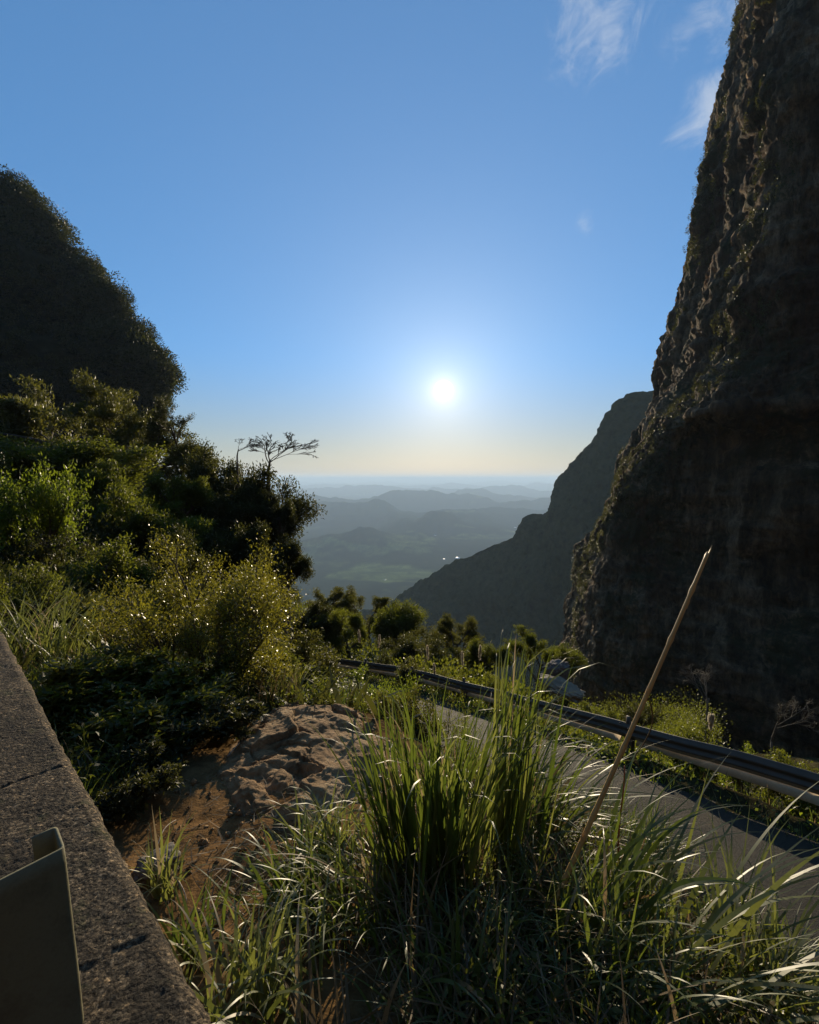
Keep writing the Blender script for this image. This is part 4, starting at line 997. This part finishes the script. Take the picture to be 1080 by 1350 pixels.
# ------------------------------------------------------------------ rock ledge
def rock_mesh(name, seed, size, rough, n=90, strata=0, flat_top=None):
    u = np.linspace(0, np.pi, n); v = np.linspace(0, 2 * np.pi, n * 2, endpoint=False)
    U, Vv = np.meshgrid(u, v, indexing='ij')
    d = np.stack([np.sin(U) * np.cos(Vv), np.sin(U) * np.sin(Vv), np.cos(U)], -1).reshape(-1, 3)
    dd = np.sign(d) * np.abs(d) ** .75
    q = dd * size
    r = fbm(d * 1.6 + seed, 5, seed, .55) * .22 + np.abs(fbm(d * 3.5 + seed, 4, seed + 7)) * .12
    q = q * (1 + rough * r)[:, None]
    if strata: q += d * (np.round(fbm(q * [2.2, 2.2, 5], 3, seed + 9) * 3) / 3 * .035 * strata)[:, None]
    return q, grid_faces(n, n * 2, 0, True)
M['ledge'] = surface('ledge_rock', [(.08, .042, .015), (.25, .148, .065), (.38, .265, .14)], 3.2, .95, 1.0, bscale=26, bdist=.035)
M['stone'] = surface('pale_stone', [(.16, .125, .08), (.3, .24, .16)], 3, .85, .5, bscale=30, bdist=.01)
M['greystone'] = surface('grey_stone', [(.09, .08, .07), (.2, .17, .14)], 3, .9, .6, bscale=30, bdist=.01)
def place_rock(name, px, py, d, size, seed, material, label, rot=0, rough=1, sink=.3, strata=0, n=70, z=None):
    b = P(px, py, d); g = gz(b[0], b[1]) if z is None else z
    q, fq = rock_mesh(name, seed, np.array(size), rough, n, strata)
    o = obj(name, make_mesh(name, q, fq, material, True), label=label, cat='rock', loc=(b[0], b[1], g + size[2] * (1 - sink) - size[2] * .3))
    o.rotation_euler = rot if isinstance(rot, tuple) else (0, 0, rot)
    return o
def build_ledge():
    nx, ny = 230, 300
    gx = np.linspace(-1.75, .42, nx); gy = np.linspace(2.35, 5.2, ny)
    X, Y = np.meshgrid(gx, gy, indexing='ij'); x, y = X.ravel(), Y.ravel()
    g = height(x, y); q = np.stack([x, y, 0 * x], 1)
    # outline of the outcrop, broken and angular
    w1 = fbm(q * 1.7, 4, 871); w2 = np.round(fbm(q * 3.1, 2, 873) * 2.5) / 2.5
    rho = np.sqrt(((x + .80 + .20 * (y - 3.6)) / .82) ** 2 + ((y - 3.6) / 1.15) ** 2) + .14 * w1 + .10 * w2
    body = sstep(1.0, .62, rho)
    # strata dipping towards the viewer, with stepped breaks
    s_ = (y * .55 + x * .35 + .22 * fbm(q * 1.3, 3, 875)) * 3.4
    fl = np.floor(s_); fr = s_ - fl
    terr = (fl + sstep(.78, 1.0, fr) - s_) * .05
    slab_ = sstep(.15, .5, np.exp(-(((x + .55) / .62) ** 2 + ((y - 3.8) / .8) ** 2)))
    rough = fbm(q * 4, 5, 877, .6) * .018 + np.abs(fbm(q * 2.4, 5, 879, .6)) * -.04 + fbm(q * 18, 4, 881, .65) * .011
    crack = -.05 * np.exp(-(np.abs(fbm(q * 1.9, 3, 883)) / .035) ** 2)
    rp = np.random.default_rng(887); sx = rp.uniform(-1.8, .5, 30); sy = rp.uniform(2.3, 5.2, 30)
    wx = x + .10 * fbm(q * 3, 3, 889); wy = y + .10 * fbm(q * 3, 3, 891)
    dd = np.hypot(wx[:, None] - sx, (wy[:, None] - sy) * 1.25); o2 = np.argsort(dd, 1)[:, :2]; ar = np.arange(len(x))
    d1, d2 = dd[ar, o2[:, 0]], dd[ar, o2[:, 1]]; cid = o2[:, 0]
    tx, ty, th_ = rp.normal(size=30) * .075, rp.normal(size=30) * .075, rp.normal(size=30) * .03
    plates = th_[cid] + tx[cid] * (wx - sx[cid]) + ty[cid] * (wy - sy[cid]) - .06 * (1 - sstep(0, .045, d2 - d1)) * np.clip(.6 + fbm(q * 2, 2, 893), 0, 1)
    h = body * (.075 + plates * .65 + (terr * .9 + rough * .55 + crack) * (1 - .6 * slab_)) - .05 * (1 - sstep(0, .25, body))
    V = np.stack([x, y, g + h], 1)
    o = np.array([-.6, 3.8, gz(-.6, 3.8)])
    obj('rock_ledge', make_mesh('rock_ledge', V - o, grid_faces(nx, ny), M['ledge'], True), label='broad brown fractured rock ledge in front of the shrubs', cat='rock', loc=o)
build_ledge()
place_rock('boulder', 742, 905, 18, (.8, .5, .16), 905, M['stone'], 'pale flat boulder lying behind the guard rail below the cliff', rot=(.1, .28, -.3), sink=.2, z=P(735, 902, 18)[2] - .25)
place_rock('boulder', 735, 880, 19.5, (.45, .4, .35), 907, M['greystone'], 'grey lumpy boulder above the pale flat boulder', rot=.8, sink=.2, z=P(735, 880, 19.5)[2] - .3)
place_rock('rock', 205, 1125, 2.35, (.1, .07, .06), 909, M['greystone'], 'small grey stone on the dirt beside the wall', rot=.8, sink=.3, n=40)
#place_rock('rock', 395, 1045, 3.0, (.16, .12, .09), 911, M['greystone'], 'grey stone lying under the ledge beside the dirt', rot=1.8, sink=.4, n=40)

# ------------------------------------------------------------------ dry cane
def build_cane():
    m = surface('cane_skin', [(.32, .17, .055), (.52, .32, .115), (.4, .235, .085)], 6, .5, .3, bscale=60, bdist=.002, spec=.4, stretch=(1, 1, .15))
    b = P(712, 1185, 2.0); b[2] = gz(b[0], b[1]); tp = P(933, 730, 2.02)
    u = np.linspace(0, 1, 60); pts = b + (tp - b) * u[:, None]
    pts += np.stack([np.sin(u * 3.1) * .018, u * 0, np.sin(u * 3.1) * .03], 1)
    rad = .0115 - .004 * u
    nodes = [.14, .31, .47, .62, .765, .9]
    for nn in nodes: rad = rad + .0035 * np.exp(-((u - nn) / .007) ** 2)
    root = obj('dry_cane', None, label='tall broken dry cane leaning right over the grass', cat='cane', loc=b)
    g = Geo(); tube(pts - b, rad, 12, g); obj('stalk', g.mesh('stalk', m, True), root)
    # splintered tip
    T = (tp - b) / np.linalg.norm(tp - b)
    for k, (o, L) in enumerate((((.004, 0, 0), .05), ((-.004, .003, 0), .022), ((.001, -.004, 0), .03))):
        g = Geo(); s = tp - b + np.array(o) - T * .01; tube(np.array([s, s + T * L * .5 + np.array([.002, 0, 0]), s + T * L]), np.array([.004, .003, .0006]), 5, g)
        obj('splinter', g.mesh('splinter', m, True), root)
    # papery sheath and curled dry leaf part way up
    k = 34; q0 = pts[k] - b
    g = Geo(); cu = np.array([q0, q0 + [.02, 0, .05], q0 + [.045, 0, .02], q0 + [.055, .0, -.07], q0 + [.02, .0, -.16], q0 + [-.02, -.01, -.21], q0 + [-.005, -.02, -.26]])
    tube(catmull(cu, 26), np.linspace(.004, .0018, 26), 5, g); obj('leaf', g.mesh('leaf', M['dry_grass'], True), root)
    for kk, ln in ((k, .1), (50, .07), (12, .12)):
        g = Geo(); s = pts[kk] - b; tube(np.array([s + [.008, 0, 0], s + [.02, 0, ln * .5], s + [.026, 0, ln]]), np.array([.006, .005, .001]), 5, g)
        obj('sheath', g.mesh('sheath', m, True), root)
build_cane()

def thin_stem(name, label, a, b, r, material, cat='stem', sag=.03):
    u = np.linspace(0, 1, 16); a = np.array(a); b = np.array(b); pts = a + (b - a) * u[:, None]
    pts[:, 2] += np.sin(u * np.pi) * sag; pts[:, 0] += np.sin(u * 9) * r * .8
    g = Geo(); tube(pts - a, np.linspace(r, r * .5, 16), 6, g)
    return obj(name, g.mesh(name, material, True), label=label, cat=cat, loc=a)
M['red_stem'] = surface('red_stem', [(.3, .08, .03), (.42, .16, .06)], 6, .6, .2)
bb = P(812, 1170, 2.15); bb[2] = gz(bb[0], bb[1])
thin_stem('red_stem', 'thin orange red stem standing just right of the cane', bb, P(823, 1010, 2.15), .006, M['red_stem'])
M['twig'] = surface('twig_bark', [(.25, .2, .15), (.45, .38, .3)], 8, .8, .3)
def on_ground(px, py):
    d = 1.0
    while d < 40:
        q = P(px, py, d)
        if q[2] <= gz(q[0], q[1]) + .004: return q
        d *= 1.012
    return q
for (p0, p1, lb, r) in (((200, 1138), (232, 1085), 'pale bare twig slanting up beside the wall foot', .004), ((232, 1170), (246, 1195), 'short crooked twig on the dirt', .004), ((275, 1155), (325, 1172), 'thin pale root curling on the dirt', .003), ((300, 1000), (350, 965), 'thin pale twig lying on the shaded side of the ledge', .004), ((590, 1200), (640, 1345), 'thick dead stalk hanging down in the centre bottom', .011), ((690, 1290), (640, 1345), 'short dead stalk by the thick one at the bottom', .008)):
    a = on_ground(*p0); b2 = on_ground(*p1); a[2] += .02; b2[2] += .02
    thin_stem('twig', lb, a, b2, r, M['twig'], 'twig', .05)

def litter():
    rng = np.random.default_rng(950); n = 1000
    x = rng.normal(-.85, .5, n); y = rng.normal(2.3, .6, n)
    k = (x * .682 + y * .732) > .36; x, y = x[k], y[k]; n = len(x)
    base = np.stack([x, y, height(x, y) + .004], 1)
    V, Fq = blades(rng, base, rng.uniform(0, 6.28, n), rng.uniform(1.3, 1.6, n), rng.uniform(-.3, .4, n), rng.uniform(1, 2, n), rng.uniform(.04, .2, n), rng.uniform(.003, .008, n), K=6)
    obj('litter', make_mesh('litter', V, Fq, M['dry_grass'], True, np.repeat(rng.uniform(0, .84, n), 5)), kind='stuff', label='dry leaves and roots scattered on the dirt', cat='leaf litter')
litter()
def pebbles():
    rng = np.random.default_rng(955); n = 420
    x = rng.normal(-.95, .5, n); y = rng.normal(2.5, .7, n); k = (x * .682 + y * .732) > .38; x, y = x[k], y[k]; n = len(x)
    r = rng.gamma(1.6, .006, n) + .004
    o = np.array([(1, 0, 0), (0, 1, 0), (-1, 0, 0), (0, -1, 0), (0, 0, .8), (0, 0, -.8)], float)
    V = (o[None] * rng.uniform(.6, 1.3, (n, 6, 3)) + rng.normal(size=(n, 6, 3)) * .15) * r[:, None, None]
    a = rng.uniform(0, 6.28, n); c_, s_ = np.cos(a)[:, None], np.sin(a)[:, None]
    V = np.stack([V[..., 0] * c_ - V[..., 1] * s_, V[..., 0] * s_ + V[..., 1] * c_, V[..., 2]], -1) + np.stack([x, y, height(x, y) + r * .3], 1)[:, None]
    f = np.array([(0, 1, 4), (1, 2, 4), (2, 3, 4), (3, 0, 4), (1, 0, 5), (2, 1, 5), (3, 2, 5), (0, 3, 5)])
    obj('gravel', make_mesh('gravel', V.reshape(-1, 3), (f[None] + 6 * np.arange(n)[:, None, None]).reshape(-1, 3), M['ledge']), kind='stuff', label='small loose stones scattered on the dirt', cat='gravel')
pebbles()

# plume grasses behind the rail
def plume(px, py, d, lb, lean=0.05, seed=0, Lp=.45):
    rng = np.random.default_rng(seed); tp = P(px, py, d); g0 = gz(tp[0], tp[1]); H = tp[2] - g0
    r = obj('plume_grass', None, label=lb, cat='plume grass', group='plume grasses behind the rail', loc=(tp[0], tp[1], g0))
    u = np.linspace(0, 1, 10); pts = np.stack([lean * u ** 2 * H, 0 * u, u * (H - Lp * .3)], 1)
    g = Geo(); tube(pts, np.linspace(.012, .006, 10), 5, g); obj('stalk', g.mesh('stalk', M['dry_grass'], True), r)
    n = 420; t = rng.uniform(0, 1, n); c = np.stack([lean * H + lean * t * Lp, 0 * t, H - Lp + t * Lp], 1)
    d_ = rnd_unit(rng, n) * [.5, .5, .4] + [0, 0, 1.3]
    V, Fq = leaves(c + rng.normal(size=(n, 3)) * .011, d_, rnd_unit(rng, n), .12 * np.sin(np.clip(t * 2.6 + .35, 0, 3.1)) + .04, .014)
    obj('plume', make_mesh('plume', V, Fq, M['plume'], False, rng.uniform(0, .84, n)), r)
for i, (px, py, d, lb) in enumerate([(477, 832, 20, 'pale plume standing above the far end of the rail'), (495, 838, 20, 'second pale plume just right of the one above the rail end'),
    (568, 852, 18, 'pale plume in front of the olive rounded tree'), (627, 852, 17, 'short cream plume left of the tall grass tips'), (614, 860, 17, 'cream plume between the olive bush and the tall grass tips'),
    (931, 945, 9, 'white plume behind the rail before the first bare tree'), (575, 876, 16, 'low cream plume above the middle of the rail')]):
    plume(px, py, d, lb, .05 if i % 2 else -.04, 960 + i, .55 if d > 12 else .28)

# valley houses
M['white_wall'] = surface('white_wall', [(.6, .58, .54), (.75, .73, .7)], .5, .8, .1)
M['metal_roof'] = surface('metal_roof', [(.6, .6, .6), (.75, .75, .75)], .5, .25, .05, metallic=.9)
def house(px, D, lb, w_=22):
    x = (px - 540) / F * D; y = D; z = gz(x, y)
    r = obj('house', None, label=lb, cat='house', group='tiny houses far down the valley', loc=(x, y, z))
    g = Geo(); a, b, h = w_ / 2, w_ / 3, w_ / 4
    slab(g, [(-a, -b, -3), (a, -b, -3), (a, b, -3), (-a, b, -3)], (0, 0, h + 3)); obj('wall', g.mesh('wall', M['white_wall']), r)
    g = Geo(); e = 1.0
    slab(g, [(-a - e, -b - e, h), (a + e, -b - e, h), (a + e, 0, h + b * .45), (-a - e, 0, h + b * .45)], (0, 0, .4))
    slab(g, [(-a - e, .003, h + b * .45), (a + e, .003, h + b * .45), (a + e, b + e, h), (-a - e, b + e, h)], (0, 0, .4)); obj('roof', g.mesh('roof', M['metal_roof']), r)
for (px, D, lb, w_) in ((604, 3500, 'shining roofed building in the valley right beside the dark spur', 30), (586, 3450, 'small building in the valley left of the shining roof', 18), (588, 3150, 'tiny building just below the pair by the spur', 14), (574, 4700, 'lone farmhouse higher up the valley slope', 20), (507, 2750, 'tiny bright hut on the green valley field', 10), (680, 5600, 'distant building beyond the spur', 26)):
    house(px, D, lb, w_)

# a far river reach catching the sky
def lake():
    n = 90; a = np.linspace(-.03, .17, n); V = []
    for i, t_ in enumerate(a):
        D = 11200 + 500 * math.sin(i * .17); hw = 260 * math.sin(math.pi * i / (n - 1)) * (.6 + .4 * math.sin(i * .5)) + 8
        for s in (-1, 1): V.append(((D + s * hw) * math.sin(t_), (D + s * hw) * math.cos(t_), -560))
    m, t = mat('river_water'); p = t.n('ShaderNodeBsdfPrincipled', None, Base_Color=rgb(.03, .04, .045), Roughness=.12)
    t.n('ShaderNodeOutputMaterial', None, Surface=p.outputs[0])
    obj('water', make_mesh('water', V, grid_faces(n, 2), m, True), kind='structure')
lake()

# ------------------------------------------------------------------ haze: one closed box of even air
def haze():
    m, t = mat('haze_air')
    v = t.n('ShaderNodeVolumePrincipled', None, Color=rgb(.60, .80, 1.0), Density=8.5e-5, Anisotropy=.15)
    t.n('ShaderNodeOutputMaterial', None, Volume=v.outputs[0])
    z0, z1, a = -760, 190, 90000
    V = [(-a, -a, z0), (a, -a, z0), (a, a, z0), (-a, a, z0), (-a, -a, z1), (a, -a, z1), (a, a, z1), (-a, a, z1)]
    obj('haze', make_mesh('haze', V, [(0, 3, 2, 1), (4, 5, 6, 7), (0, 1, 5, 4), (1, 2, 6, 5), (2, 3, 7, 6), (3, 0, 4, 7)], m), kind='stuff', label='thin haze filling the valley air', cat='haze')
haze()
